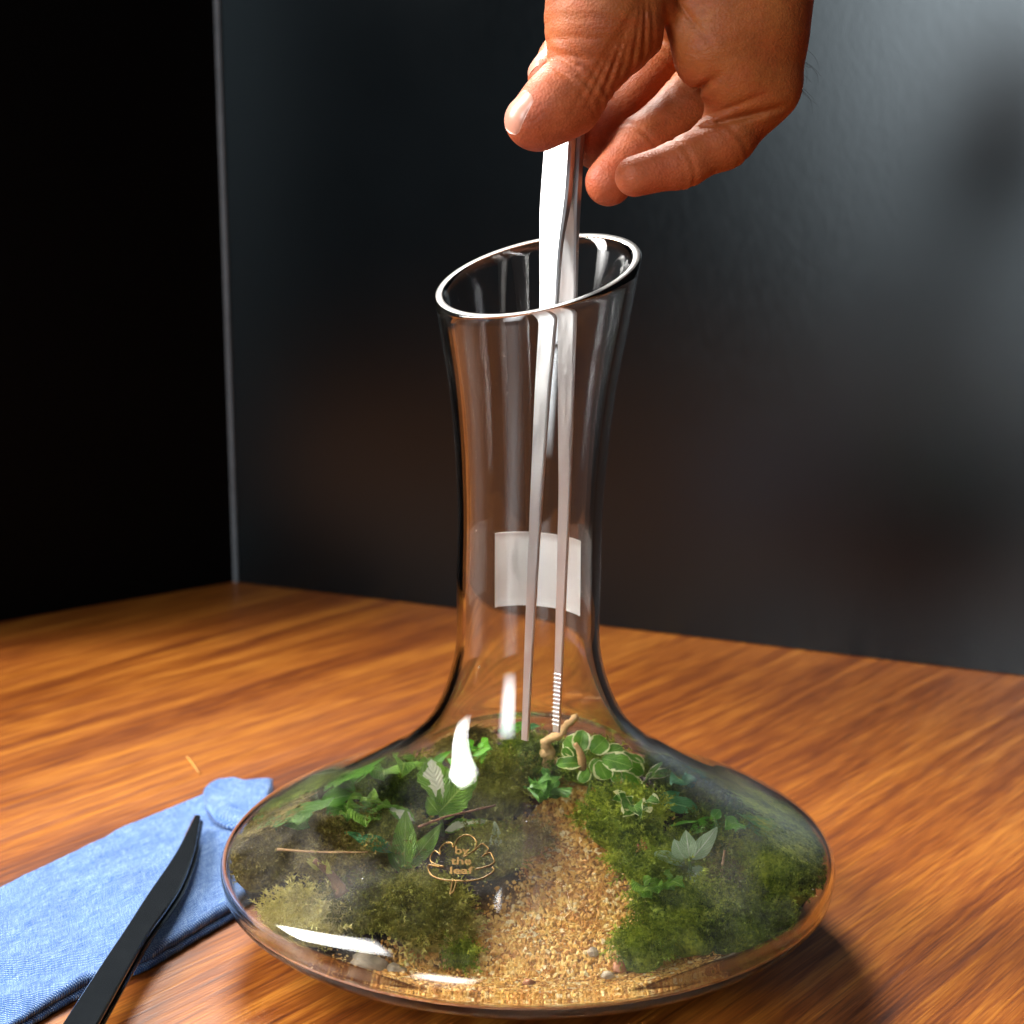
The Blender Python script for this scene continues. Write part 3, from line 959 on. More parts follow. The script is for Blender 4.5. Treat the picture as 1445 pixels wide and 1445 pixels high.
# dark arching leaves behind
p = plant(560, 1110, .043, 'arching_dark_plant', 'dark green arching leaves at the back above the round-leaf creeper')
for b, t, w in [((520, 1098, .047), (575, 1064, .054), .30), ((590, 1100, .047), (632, 1057, .058), .28), ((540, 1105, .046), (580, 1080, .051), .55), ((560, 1095, .048), (545, 1070, .052), .6),
                ((520, 1112, .045), (552, 1118, .044), .5), ((575, 1098, .047), (540, 1112, .045), .4), ((505, 1105, .046), (478, 1094, .047), .5)]:
    leaf(p, 'bright' if w < .5 else 'darkleaf', b, t, w, (-.1, -.6, .75), shape='oval', fold=.2, wav=.05, droop=.3)
stem(p, [(505, 1102, .046), (545, 1100, .047), (590, 1105, .046), (600, 1115, .044)], .0006, 'twig')
# leaves behind the left tweezer tip
p = plant(715, 1050, .050, 'small_back_plant', 'small bright plant at the back behind the tweezer tips')
for b, t, w in [((722, 1036, .055), (706, 1018, .060), .7), ((726, 1034, .056), (738, 1014, .061), .65), ((720, 1040, .054), (700, 1030, .057), .55), ((736, 1028, .058), (764, 1024, .059), .35), ((705, 1068, .049), (728, 1088, .046), .45)]:
    leaf(p, 'bright' if w > .5 else 'teal', b, t, w, (-.1, -.65, .7), fold=.2, wav=.05)
stem(p, [(722, 1060, .049), (724, 1035, .056)], .0006)
# white-veined plant
p = plant(970, 1250, .030, 'white_veined_plant', 'small plant with pale white-veined leaves on the mossy side')
for b, t, w, nh in [((972, 1215, .039), (966, 1176, .048), .62, (-.2, -.95, .2)), ((974, 1218, .038), (1010, 1172, .048), .42, (.3, -.8, .5)), ((966, 1218, .038), (950, 1188, .045), .66, (-.4, -.85, .4)),
                    ((966, 1222, .037), (918, 1205, .040), .36, (-.2, -.7, .7)), ((972, 1226, .036), (990, 1248, .032), .9, (.1, -.9, .4)), ((968, 1224, .036), (940, 1212, .039), .4, (-.3, -.8, .5))]:
    leaf(p, 'fitt', b, t, w, nh, shape='oval', fold=.22, wav=.05)
stem(p, [(975, 1250, .030), (972, 1215, .039)], .0008)
# blue-green leaved plant
p = plant(1020, 1230, .032, 'blue_green_plant', 'plant with large blue-green leaves leaning over the white-veined plant')
for b, t, w, nh, mt in [((1008, 1158, .045), (1032, 1205, .036), .72, (.3, -.8, .5), 'teal'), ((1025, 1195, .038), (1062, 1218, .034), .6, (.4, -.7, .6), 'teal'), ((1006, 1158, .045), (972, 1178, .042), .5, (-.2, -.75, .6), 'bright'),
                        ((1003, 1158, .046), (1014, 1146, .048), .9, (0, -.8, .6), 'bright'), ((930, 1130, .047), (990, 1146, .044), .45, (0, -.6, .8), 'teal'), ((926, 1138, .045), (958, 1118, .049), .55, (.1, -.7, .7), 'teal'),
                        ((1000, 1160, .045), (945, 1165, .044), .10, (0, -.6, .8), 'bright'), ((915, 1112, .048), (895, 1128, .046), .5, (0, -.8, .6), 'darkleaf')]:
    leaf(p, mt, b, t, w, nh, fold=.15, wav=.04)
stem(p, [(1012, 1260, .028), (1020, 1210, .036), (1006, 1158, .046)], .0006)
# back right
p = plant(930, 1090, .046, 'back_glass_plant', 'thin-leaved plant reaching the back glass beyond the fig')
for b, t, w in [((915, 1095, .050), (935, 1072, .055), .3), ((918, 1096, .050), (952, 1084, .051), .4), ((912, 1100, .049), (925, 1088, .052), .5)]:
    leaf(p, 'fig', b, t, w, (.1, -.6, .8), fold=.2)
stem(p, [(905, 1115, .046), (920, 1090, .052)], .0006)
# small trailing sprigs that fill the gaps
SPRIGS = [
    (470, 1108, .044, 'bright', 'trailing green sprig at the back between creeper and dark arching leaves'),
    (572, 1088, .048, 'crinkle', 'yellow-green sprig behind the cream-centred leaf'),
    (676, 1076, .049, 'bright', 'green sprig under the white highlight on the glass'),
    (515, 1150, .040, 'crinkle', 'yellow-green sprig over the brown moss beside the wilted leaf'),
    (905, 1150, .042, 'fig', 'cream-edged sprig hanging below the fig leaves'),
    (1075, 1175, .038, 'bright', 'green sprig on the moss beyond the blue-green leaves'),
    (985, 1105, .046, 'teal', 'blue-green sprig at the back shoulder of the glass'),
    (395, 1165, .036, 'darkleaf', 'dark green sprig against the glass above the brown moss'),
    (780, 1120, .042, 'darkleaf', 'dark sprig in front of the pale driftwood'),
    (930, 1255, .030, 'crinkle', 'yellow-green sprig on the moss bank above the sand'),
]
for px, py, z, mt, lb in SPRIGS:
    p = plant(px, py, z, 'leafy_sprig', lb, 'sprig', 'leafy sprigs filling the moss')
    for a in range(3):
        th = rnd.uniform(-.3, 3.4); ln = rnd.uniform(18, 32)
        e = (px + math.cos(th) * ln * 1.3, py - abs(math.sin(th)) * ln * .7, z + .004 + abs(math.sin(th)) * .008)
        stem(p, [(px, py + 6, z - .004), ((px + e[0]) / 2, (py + e[1]) / 2 - 4, z + .004), e], .00035)
        for q in range(4):
            t = .3 + .7 * q / 3
            b = (px + (e[0] - px) * t, py + (e[1] - py) * t - 3, z + (e[2] - z) * t + .001)
            ph = rnd.uniform(0, 6.28); l = rnd.uniform(13, 24)
            tp = (b[0] + math.cos(ph) * l, b[1] - math.sin(ph) * l * .6, b[2] + rnd.uniform(-.001, .005))
            leaf(p, mt, b, tp, rnd.uniform(.5, .75), (rnd.uniform(-.5, .3), -.6, .7), shape='oval', fold=rnd.uniform(.1, .35), wav=.07, droop=rnd.uniform(.1, .4))

# pale leaf shape put in for a whitish elongated mark near the emblem
p = plant(700, 1230, .030, 'pale_leaf_shape', 'single pale grey green leaf shape standing right of the gold emblem', 'leaf')
leaf(p, 'pale', (697, 1240, .028), (700, 1160, .043), .34, (.4, -.85, .2), shape='lance', fold=.3, wav=.05)

# twigs and driftwood
def twig(name, label, pts, r0, r1, mat, cat='twig', jit=.12, extra=()):
    P = catmull([T(*q) for q in pts], 6)
    P += rng.normal(size=P.shape) * r0 * .08
    v, fc = tube(P, np.linspace(r0, r1, len(P)), 8, jit)
    v = clampin(v, .0012)
    if not extra:
        o = mesh_obj(name, v, fc, MAT[mat])
        return tag(o, label, cat)
    c = T(*pts[0]); root = empty(name, c); tag(root, label, cat)
    mesh_obj('branch', v, fc, MAT[mat], root)
    for e, ra, rb in extra:
        P = catmull([T(*q) for q in e], 6); v, fc = tube(P, np.linspace(ra, rb, len(P)), 8, jit)
        mesh_obj('branch', clampin(v, .0012), fc, MAT[mat], root)
    return root
twig('driftwood', 'pale tan forked driftwood under the right tweezer tip', [(768, 1098, .046), (772, 1080, .051), (778, 1066, .055), (770, 1048, .060), (790, 1038, .063), (802, 1022, .067), (817, 1010, .070)], .0021, .0011, 'drift', 'driftwood',
     extra=[([(822, 1084, .056), (820, 1066, .062), (812, 1050, .066)], .0017, .0008), ([(770, 1062, .056), (778, 1072, .053), (788, 1078, .052)], .0026, .0012)])
twig('thin_twig', 'thin reddish brown twig crossing the crinkled leaves', [(590, 1170, .046), (640, 1152, .049), (700, 1140, .051)], .0005, .0003, 'twig')
twig('dry_stalk', 'straight tan stalk lying across the brown moss', [(394, 1203, .040), (450, 1206, .040), (520, 1206, .040)], .0004, .0002, 'drift', 'stalk')
twig('short_stalk', 'short upright brown stalk under the blue-green leaves', [(1015, 1245, .032), (1021, 1203, .040)], .0005, .0003, 'drift', 'stalk')
# yellow sprig
def sprig():
    root = empty('yellow_sprig', T(470, 1260, .028)); tag(root, 'yellowish moss sprig with reddish base lying on brown moss', 'sprig')
    v, fc = tube(catmull([T(485, 1265, .030), T(470, 1240, .035), T(445, 1218, .040)], 5), np.linspace(.0022, .0008, 11), 7, .25)
    mesh_obj('stalk', clampin(v), fc, MAT['twig'], root)
    for k in range(9):
        u = k / 8
        b = (468 - 16 * u, 1238 - 12 * u, .036); t = (462 - 26 * u + rnd.uniform(-8, 8), 1226 - 12 * u + rnd.uniform(-8, 6), .040)
        V, F_, UV = leaf_geo(T(*b), T(*t), .35, (-.1, -.8, .5), shape='lance')
        mesh_obj('leaf', clampin(V, .0012), F_, MAT['wilt'], root, uvs=UV)
sprig()

# ------------------------------------------------------------------ tweezers held by the hand
BETA = math.radians(42)
TN = np.array([-math.sin(BETA), -math.cos(BETA), 0]); TW = np.array([math.cos(BETA), -math.sin(BETA), 0])
def strip(rows, name, mat, parent):
    """rows of (centre, halfwidth, halfthickness) swept along, bevelled rectangle"""
    V = []; Fc = []
    for c, hw, ht in rows:
        b = min(ht * .45, hw * .45)
        for (x, y) in ((-hw + b, ht), (hw - b, ht), (hw, ht - b), (hw, -ht + b), (hw - b, -ht), (-hw + b, -ht), (-hw, -ht + b), (-hw, ht - b)):
            V.append(c + TW * x + TN * y)
    n = len(rows)
    for i in range(n - 1):
        for k in range(8):
            k2 = (k + 1) % 8
            Fc.append((i * 8 + k, (i + 1) * 8 + k, (i + 1) * 8 + k2, i * 8 + k2))
    Fc.append(tuple(range(8))); Fc.append(tuple((n - 1) * 8 + k for k in range(8))[::-1])
    o = mesh_obj(name, V, Fc, mat, parent, smooth=True)
    o.data.set_sharp_from_angle(angle=math.radians(30))
    return o
PXM = .000219
def arm_rows(tbl):
    T_ = np.array(tbl, float)
    ys = np.linspace(T_[0, 0], T_[-1, 0], 60)
    def itp(k):
        return np.interp(ys, T_[:, 0], T_[:, k])
    x, wd, gp, th = itp(1), itp(2), itp(3), itp(4)
    ker = np.array([1, 2, 3, 2, 1.]) / 9
    def sm(a): return np.concatenate([a[:2], np.convolve(a, ker, 'valid'), a[-2:]])
    x, wd, gp = sm(x), sm(wd), sm(gp)
    rows = []
    for i in range(len(ys)):
        yy = -gp[i] * math.cos(BETA) + .004 - .016 * max(0.0, (ys[i] - 205) / 840)
        c = W(x[i], ys[i], yy)
        rows.append((c, wd[i] * PXM / math.cos(BETA) / 2, th[i]))
    return rows
tz = empty('tweezers', W(763, 1040, 0))
tag(tz, 'long straight steel tweezers held in the hand and lowered through the decanter neck', 'tweezers')
# (image row, image column, visible width, half gap towards viewer, half thickness)
A1 = [(60, 800, 34, .0018, .0016), (205, 790, 37, .0020, .0017), (290, 784, 38, .0023, .0017), (335, 778, 29, .0034, .0012), (430, 775, 23, .0052, .0009), (560, 765, 19, .0062, .0008), (700, 757, 15, .0072, .0007), (860, 749, 12, .0080, .0006), (1045, 741, 9, .0086, .0005)]
A2 = [(60, 811, 34, -.0018, .0016), (205, 802, 37, -.0020, .0017), (290, 797, 38, -.0023, .0017), (335, 800, 29, -.0034, .0012), (430, 801, 24, -.0052, .0009), (560, 799, 20, -.0062, .0008), (700, 797, 15, -.0072, .0007), (860, 791, 12, -.0080, .0006), (1033, 785, 9, -.0086, .0005)]
r1 = arm_rows(A1); r2 = arm_rows(A2)
strip(r1, 'arm', MAT['steel'], tz); arm2 = strip(r2, 'arm', MAT['steel'], tz)
cj = (r1[0][0] + r2[0][0]) / 2
strip([(cj + np.array([0, 0, .012]), .0046, .0026), (cj + np.array([0, 0, -.02]), .0048, .0028)], 'joint', MAT['steel'], tz)
for k in range(13):
    f = .915 + .0062 * k
    i = f * 59; i0 = int(i); t = i - i0
    c = r2[i0][0] * (1 - t) + r2[min(i0 + 1, 59)][0] * t; hw = r2[i0][1]; ht = r2[i0][2]
    ax = np.array([0, 0, .00028])
    cc = c + TN * (ht + .00012)
    V = []
    for sz in (-1, 1):
        for sx, sn in ((-1, -1), (1, -1), (1, 1), (-1, 1)):
            V.append(cc + TW * hw * .98 * sx + TN * .00022 * sn + ax * sz * (1 if sn < 0 else .5))
    mesh_obj('ridge', V, [(0, 1, 2, 3)[::-1], (4, 5, 6, 7), (0, 1, 5, 4), (1, 2, 6, 5), (2, 3, 7, 6), (3, 0, 4, 7)], MAT['steel'], arm2, smooth=False)

# ------------------------------------------------------------------ hand
def J(px, py, y): return W(px, py, y)
mm = .001
def seg(P, a, b, ra, rb):
    ab = b - a; L2 = ab @ ab
    q = P - a
    t = np.clip((q @ ab) / L2, 0, 1)
    d = np.linalg.norm(q - t[..., None] * ab, axis=-1)
    return d - (ra + (rb - ra) * t)
def smin(a, b, k):
    h = np.clip(.5 + .5 * (b - a) / k, 0, 1)
    return b * (1 - h) + a * h - k * h * (1 - h)
FING = {
    'index': [(975, 5, .048, 11), (868, 48, .044, 9.5), (800, 84, .026, 8.2), (776, 108, .013, 6.8)],
    'middle': [(1008, 25, .040, 12), (928, 108, .026, 9.0), (876, 168, .017, 8.2), (842, 208, .010, 6.8)],
    'ring': [(1052, 55, .024, 12.0), (974, 142, .011, 8.3), (903, 204, .003, 7.7), (859, 257, -.002, 7.2)],
    'pinky': [(1068, 122, -.004, 12.5), (1022, 196, -.009, 8.3), (962, 231, -.014, 6.8), (896, 249, -.018, 5.9)],
    'thumb': [(852, 28, -.020, 15.2), (820, 108, -.022, 9.6), (782, 144, -.0235, 8.6), (749, 170, -.0245, 7.4)],
}
FJ = {k: [(J(a, b, c), r * mm) for a, b, c, r in v] for k, v in FING.items()}
PALM = [((1010, -230, .012, 26), (1000, -40, .022, 24)), ((1000, -60, .03, 20), (975, 5, .046, 13)), ((1010, -60, .026, 20), (1008, 25, .040, 13)),
        ((1030, -60, .016, 22), (1052, 55, .022, 14)), ((1055, -90, .004, 22), (1070, 108, -.004, 13)), ((930, -120, -.004, 21), (856, 22, -.018, 15.8)),
        ((1045, -60, -.004, 20), (1046, 40, -.006, 18)), ((1000, 10, -.010, 13), (1002, 68, -.013, 12)), ((1040, 112, -.012, 10.5), (1058, 128, -.009, 10.5)), ((1010, -230, .012, 27), (1040, -430, .018, 29))]
PS = [(J(*a[:3]), J(*b[:3]), a[3] * mm, b[3] * mm) for a, b in PALM]
CREASE = []   # (point, axis direction, width, depth, reach)
for fn in ('index', 'middle', 'ring', 'pinky'):
    f = FJ[fn]
    for i in (1, 2):
        dirv = f[i + 1][0] - f[i - 1][0]; dirv /= np.linalg.norm(dirv)
        CREASE.append((f[i][0], dirv, .0011, .0010, f[i][1] * 1.5))
        CREASE.append((f[i][0] + dirv * .0028, dirv, .0008, .00045, f[i][1] * 1.5))
f = FJ['thumb']; dirv = f[2][0] - f[1][0]; dirv /= np.linalg.norm(dirv)
for o_, dp in ((-.004, .0004), (-.001, .0007), (.002, .0006), (.005, .0004)):
    CREASE.append((f[1][0] + dirv * o_, dirv, .0008, dp, .0165))
dirv = f[1][0] - f[0][0]; dirv /= np.linalg.norm(dirv)
for o_ in (-.009, -.004, .001, .006):
    CREASE.append((f[0][0] + dirv * (o_ + .008), dirv + np.array([.25, 0, .1]), .0009, .0005, .021))
CREASE.append((J(1042, 167, -.014), np.array([.25, 0, -.97]), .0010, .0020, .016))
CREASE.append((J(1030, 152, -.018), np.array([.35, 0, -.93]), .0007, .0007, .014))
CREASE.append((J(992, 122, -.012), np.array([.6, 0, -.8]), .0012, .0020, .013))
CREASE.append((J(938, 60, -.010), np.array([.95, 0, .2]), .0013, .0020, .022))
CREASE.append((J(965, 20, -.016), np.array([.8, 0, .6]), .0008, .0007, .018))
for q in range(7):
    CREASE.append((J(845 + q * 13, 92 - q * 7, -.033), np.array([.86, 0, -.5 + .1 * q]), .0006, .0005 + .0002 * (q % 3), .016))
for q in range(4):
    CREASE.append((J(800 + q * 5, 78 + q * 11, -.030), np.array([-.35, 0, -.94]), .0006, .0004 + .0002 * (q % 2), .013))
def sdf(P):
    pal = None
    for a, b, ra, rb in PS:
        d = seg(P, a, b, ra, rb)
        pal = d if pal is None else smin(pal, d, .006)
    tot = pal
    fin = None
    for fn in ('thumb', 'index', 'middle', 'ring', 'pinky'):
        f = FJ[fn]; g = None
        for i in range(3):
            d = seg(P, f[i][0], f[i + 1][0], f[i][1], f[i + 1][1])
            g = d if g is None else smin(g, d, .0035)
        # pulp of the last joint
        if fn == 'thumb':
            g = smin(g, seg(P, J(805, 150, -.019), J(765, 176, -.0215), .0088, .0070), .005)
        k = .010 if fn == 'thumb' else .006
        tot = smin(tot, g, k) if fn == 'thumb' else tot
        if fn != 'thumb':
            fin = g if fin is None else smin(fin, g, .0012)
    tot = smin(tot, fin, .0032)
    for p, n, w, dp, reach in CREASE:
        n = n / np.linalg.norm(n)
        q = P - p
        s = q @ n
        rr = np.linalg.norm(q, axis=-1)
        tot = tot + dp * np.exp(-(s / w) ** 2) * np.clip(1.6 * (1 - rr / reach), 0, 1)
    return tot
def surface_nets(lo, hi, h):
    n = np.ceil((hi - lo) / h).astype(int) + 1
    ax = [lo[i] + h * np.arange(n[i]) for i in range(3)]
    # coarse test keeps only blocks near the surface
    D = np.full(n, 1.0, dtype=np.float32)
    B = 12
    for i in range(0, n[0], B):
        for j in range(0, n[1], B):
            for k in range(0, n[2], B):
                sl = (slice(i, min(i + B, n[0])), slice(j, min(j + B, n[1])), slice(k, min(k + B, n[2])))
                xs, ys, zs = ax[0][sl[0]], ax[1][sl[1]], ax[2][sl[2]]
                c = np.array([[xs.mean(), ys.mean(), zs.mean()]])
                dc = sdf(c)[0]
                if abs(dc) > B * h * 1.0 + .004:
                    D[sl] = dc; continue
                G = np.stack(np.meshgrid(xs, ys, zs, indexing='ij'), -1)
                D[sl] = sdf(G)
    ins = D < 0
    n1 = n - 1
    # cell vertices
    cnt = np.zeros(n1, dtype=np.float32); acc = np.zeros((*n1, 3), dtype=np.float32)
    corners = [(a, b, c) for a in (0, 1) for b in (0, 1) for c in (0, 1)]
    def cs(c): return tuple(slice(c[q], c[q] + n1[q]) for q in range(3))
    for c in corners:
        for axn in range(3):
            if c[axn]: continue
            c2 = list(c); c2[axn] = 1
            d0, d1 = D[cs(c)], D[cs(c2)]
            m = (d0 < 0) != (d1 < 0)
            t = np.where(m, d0 / np.where(m, d0 - d1, 1), 0)
            cnt += m
            for q in range(3):
                acc[..., q] += m * (c[q] + (t if q == axn else 0))
    act = cnt > 0
    idx = -np.ones(n1, dtype=np.int64); idx[act] = np.arange(act.sum())
    ijk = np.argwhere(act)
    verts = lo + h * (ijk + acc[act] / cnt[act][:, None])
    quads = []
    for axn in range(3):
        u, v = (axn + 1) % 3, (axn + 2) % 3
        sl0 = [slice(1, -1)] * 3; sl0[axn] = slice(0, -1)
        sl1 = [slice(1, -1)] * 3; sl1[axn] = slice(1, None)
        a, b = ins[tuple(sl0)], ins[tuple(sl1)]
        e = np.argwhere(a != b); off = np.array([1, 1, 1]); off[axn] = 0; e = e + off
        fl = a[a != b]
        def cell(du, dv):
            q = e.copy(); q[:, u] += du; q[:, v] += dv; return idx[q[:, 0], q[:, 1], q[:, 2]]
        Q = np.stack([cell(-1, -1), cell(0, -1), cell(0, 0), cell(-1, 0)], 1)
        Q[~fl] = Q[~fl][:, ::-1]
        quads.append(Q)
    return verts, np.vstack(quads)
lo = np.array([-.012, -.050, .225]); hi = np.array([.115, .075, .368])
hv, hf = surface_nets(lo, hi, .00072)
hand = empty('hand', W(800, 190, -.01))
tag(hand, 'bare hand reaching down with thumb and fingers pinching the steel tweezers', 'hand')
# drop quads with missing cells (cut at the forearm)
hf = hf[(hf >= 0).all(1)]
skin = fast_mesh('skin', hv, hf, MAT['skin'], hand, smooth=True)
tips = np.full(len(hv), 9.0)
for fn in ('middle', 'ring', 'pinky', 'thumb', 'index'):
    tips = np.minimum(tips, np.linalg.norm(hv - FJ[fn][3][0], axis=1))
redn = np.clip(1 - (tips - .006) / .030, 0, 1) * .9
aa = skin.data.attributes.new('tip', 'FLOAT', 'POINT'); aa.data.foreach_set('value', redn.astype(np.float32))
def nail(fn, ndir, length, width, back=.25, along=None):
    f = FJ[fn]; tipc, tr_ = f[3]; prev = f[2][0]
    d = tipc - prev if along is None else np.array(along, float)
    d /= np.linalg.norm(d)
    nn = np.array(ndir, float); nn -= d * (nn @ d); nn /= np.linalg.norm(nn); s = np.cross(d, nn)
    V = []; Fc = []; nu, nv = 14, 12
    for layer in (0, 1):
        for i in range(nu + 1):
            u = i / nu
            for j in range(nv + 1):
                q = 2 * j / nv - 1
                hw = width / 2 * (1 - .12 * (1 - u)) * (1 if u < .82 else math.sqrt(max(.0, 1 - ((u - .82) / .2) ** 2 * .55)))
                uu = u + .05 * (1 - q * q) * (1 if u > .8 else 0) - .06 * (1 - u) * (q * q) * -1
                base = tipc + d * (uu * length - length * back - .0005)
                ang = q * hw / tr_ * .95
                dirr = nn * math.cos(ang) + s * math.sin(ang)
                P = base[None].copy(); t = .02
                p = base + dirr * .020
                for _ in range(12):
                    dv = float(sdf(p[None])[0]); p = p - dirr * dv * .9
                V.append(p + dirr * ((.00022 if layer == 0 else -.0006) - .0004 * q ** 6 - .0005 * max(0, 1 - u * 8)))
    m = (nu + 1) * (nv + 1)
    for i in range(nu):
        for j in range(nv):
            a = i * (nv + 1) + j
            Fc.append((a, a + 1, a + nv + 2, a + nv + 1))
    ed = list(range(nv + 1)) + [(i + 1) * (nv + 1) - 1 for i in range(1, nu + 1)] + [nu * (nv + 1) + j for j in range(nv - 1, -1, -1)] + [i * (nv + 1) for i in range(nu - 1, 0, -1)]
    for a, b in zip(ed, ed[1:] + ed[:1]): Fc.append((a, b, b + m, a + m))
    o = mesh_obj('nail', V, Fc, MAT['nail'], hand)
    return o
nail('thumb', (-.80, -.58, .15), .0128, .0125, .62, (-.42, .25, -.87))
nail('index', (-.75, -.1, .65), .0105, .0100, .55)
# few hairs at the heel of the hand
def hairs():
    VV = []; FF = []
    for k in range(13):
        a = J(1136 + rnd.uniform(-14, 8), 62 + rnd.uniform(0, 70), -.002 + rnd.uniform(-.008, .008))
        for _ in range(10):
            g = np.array([float(sdf((a + e)[None])[0] - sdf((a - e)[None])[0]) for e in np.eye(3) * 2e-4]) / 4e-4
            a = a - g / (np.linalg.norm(g) + 1e-9) * float(sdf(a[None])[0])
        g /= np.linalg.norm(g)
        d = g * .5 + np.array([rnd.uniform(-.1, .4), rnd.uniform(-.3, .3), -.9]); d /= np.linalg.norm(d)
        L = rnd.uniform(.004, .009)
        pts = [a - g * .0004, a + d * L * .5 + g * .0012, a + d * L + g * .0006 + rng.normal(size=3) * .0008]
        v, fc = tube(catmull(pts, 4), np.linspace(.00006, .00002, 9), 4)
        b = len(VV); VV.extend(v); FF.extend([tuple(i + b for i in q) for q in fc])
    o = mesh_obj('hair', VV, FF, MAT['hair'], hand); o['kind'] = 'stuff'
hairs()

# ------------------------------------------------------------------ blue cloth
DENIM = m_denim()
def poly_interp(pts, n):
    P = np.array(pts, float); d = np.concatenate([[0], np.cumsum(np.linalg.norm(np.diff(P, axis=0), axis=1))])
    t = np.linspace(0, d[-1], n)
    return np.stack([np.interp(t, d, P[:, k]) for k in range(P.shape[1])], 1)
def sheet(name, A, B, z0, z1, parent, seed, ns=130, nt=56, wr=.0013, ragged=.0006):
    """cloth slab between border lines A (far) and B (near); rounded borders, soft creases"""
    A = poly_interp(A, ns); B = poly_interp(B, ns)
    V = []; UV = []; Fc = []
    for layer in (1, 0):
        for i in range(ns):
            for j in range(nt):
                t = j / (nt - 1)
                ra = ragged * mnoise.noise((i * .45 + seed, 0, 0)); rb = ragged * mnoise.noise((i * .45, seed, 5))
                p = A[i] * (1 - t) + B[i] * t
                d = (B[i] - A[i]); d = d / np.linalg.norm(d)
                p = p + d * (ra * (1 - t) + rb * t)
                x, y = p
                e = min(t, 1 - t) * np.linalg.norm(B[i] - A[i]); e2 = min(i, ns - 1 - i) / (ns - 1) * .2
                ed = min(1, math.sqrt(max(0, 1 - (1 - min(1, e / .0025)) ** 2))); ed2 = min(1, math.sqrt(max(0, 1 - (1 - min(1, e2 / .0025)) ** 2)))
                if layer == 1:
                    w = wr * (mnoise.noise((x * 28 + seed, y * 28, 0)) + .55 * mnoise.noise((x * 75, y * 75 + seed, 2))) + wr * .8 * math.sin((x * .5 - y * .86) * 170 + 3 * mnoise.noise((x * 20, y * 20, seed))) * (.5 + .5 * mnoise.noise((x * 15, y * 15, seed + 9)))
                    z = z0 + .0008 + (z1 - z0 - .0008 + w) * (.35 + .65 * ed * ed2)
                else: z = z0
                V.append((x, y, z)); UV.append((i / (ns - 1) * np.linalg.norm(A[-1] - A[0]) * 1000, t * np.linalg.norm(B[ns // 2] - A[ns // 2]) * 1000))
    m = ns * nt
    for i in range(ns - 1):
        for j in range(nt - 1):
            a = i * nt + j
            Fc.append((a, a + nt, a + nt + 1, a + 1)); Fc.append((m + a, m + a + 1, m + a + nt + 1, m + a + nt))
    for i in range(ns - 1):
        a, b = i * nt, (i + 1) * nt; Fc.append((a, a + m, b + m, b))
        a, b = i * nt + nt - 1, (i + 1) * nt + nt - 1; Fc.append((a, b, b + m, a + m))
    for j in range(nt - 1):
        Fc.append((j, j + 1, j + 1 + m, j + m)); a = (ns - 1) * nt + j; Fc.append((a, a + m, a + 1 + m, a + 1))
    return mesh_obj(name, V, Fc, DENIM, parent, uvs=UV)
def T2(px, py, z): return T(px, py, z)[:2]
far = [(-120, 1318), (0, 1250), (60, 1221), (110, 1199), (186, 1160), (241, 1137), (290, 1117), (335, 1104), (385, 1098)]
near = [(-150, 1540), (29, 1440), (73, 1413), (122, 1386), (209, 1352), (291, 1303), (326, 1283), (352, 1266), (380, 1240)]
cl = empty('folded_cloth', (*T2(150, 1260, 0), 0)); tag(cl, 'folded blue chambray cloth on the table beside the decanter', 'cloth')
sheet('lower_layer', [T2(a, b + 3, .003) for a, b in far], [T2(a, b + 7, .003) for a, b in near], .0006, .0028, cl, 4.2, wr=.0003)
sheet('upper_layer', [T2(a, b, .005) for a, b in far], [T2(a + 2, b - 5, .005) for a, b in near], .0033, .0058, cl, 1.3)
flapA = [(287, 1116), (296, 1106), (308, 1099), (330, 1097), (352, 1103), (382, 1110)]
flapB = [(288, 1124), (291, 1143), (303, 1158), (320, 1166), (345, 1170), (372, 1160)]
sheet('corner_flap', [T2(a, b, .0085) for a, b in flapA], [T2(a, b, .0075) for a, b in flapB], .0066, .0092, cl, 7.7, 50, 30, .0006, .0003)

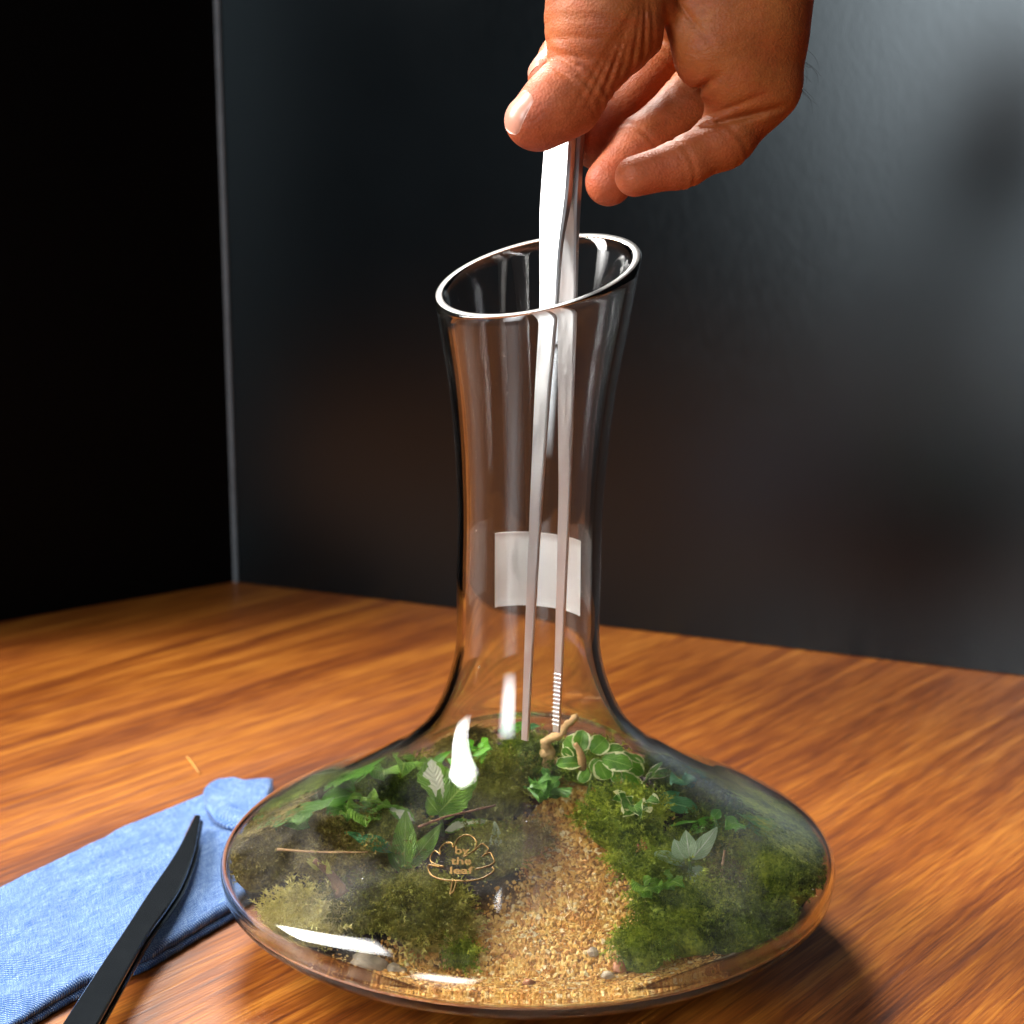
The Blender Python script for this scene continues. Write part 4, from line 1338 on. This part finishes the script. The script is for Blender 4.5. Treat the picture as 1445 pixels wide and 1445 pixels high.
# ------------------------------------------------------------------ black curved tweezers on the cloth
bt = empty('curved_tweezers', T(180, 1340, .010)); tag(bt, 'polished black curved-tip tweezers lying on the blue cloth', 'tweezers')
def blade(name, left, right, zt, thick, curve=None):
    n = 46
    Lp = catmull(np.array([T(x, y, z) for (x, y), z in zip(left, zt)]), 8); Rp = catmull(np.array([T(x, y, z) for (x, y), z in zip(right, zt)]), 8)
    Lp = poly_interp(Lp, n); Rp = poly_interp(Rp, n)
    V = []; Fc = []
    for a, b in zip(Lp, Rp):
        w = b - a; L = np.linalg.norm(w); w = w / L
        bv = min(.0005, L * .3)
        up = np.array([0, 0, 1.0])
        for p in (a + w * bv, b - w * bv, b - up * bv, b - up * (thick - bv), b - w * bv - up * thick, a + w * bv - up * thick, a - up * (thick - bv), a - up * bv):
            V.append(p)
    for i in range(n - 1):
        for k in range(8):
            k2 = (k + 1) % 8; Fc.append((i * 8 + k, i * 8 + k2, (i + 1) * 8 + k2, (i + 1) * 8 + k))
    Fc.append(tuple(range(8))[::-1]); Fc.append(tuple((n - 1) * 8 + k for k in range(8)))
    o = mesh_obj(name, V, Fc, MAT['black'], bt); o.data.set_sharp_from_angle(angle=math.radians(32)); return o
left = [(274, 1150), (247, 1203), (207, 1262), (176, 1310), (145, 1356), (87, 1445), (20, 1550)]
right = [(283, 1150), (274, 1199), (257, 1246), (233, 1284), (205, 1324), (140, 1440), (78, 1550)]
blade('arm', left, right, [.0150, .0150, .0145, .0140, .0135, .0130, .0128], .0016)
lf2 = [(x + 4, y + 4) for x, y in left]; rt2 = [(x + 4, y + 9) for x, y in right]
blade('arm', lf2, rt2, [.0100, .0098, .0096, .0096, .0098, .0100, .0102], .0015)
def tool_joint():
    A = [T(20, 1548, .0128), T(78, 1548, .0128), T(60, 1590, .0128), T(5, 1590, .0128)]
    V = [a for a in A] + [a - np.array([0, 0, .0042]) for a in A]
    mesh_obj('joint', V, [(0, 1, 2, 3), (7, 6, 5, 4), (0, 4, 5, 1), (1, 5, 6, 2), (2, 6, 7, 3), (3, 7, 4, 0)], MAT['black'], bt, smooth=False)
tool_joint()

# stray straw on the table
v, fc = tube([T(264, 1068, .0006), T(272, 1078, .0009), T(281, 1091, .0006)], .0003, 6)
tag(mesh_obj('straw', v, fc, MAT['straw']), 'thin orange straw lying on the bare table behind the cloth', 'straw')
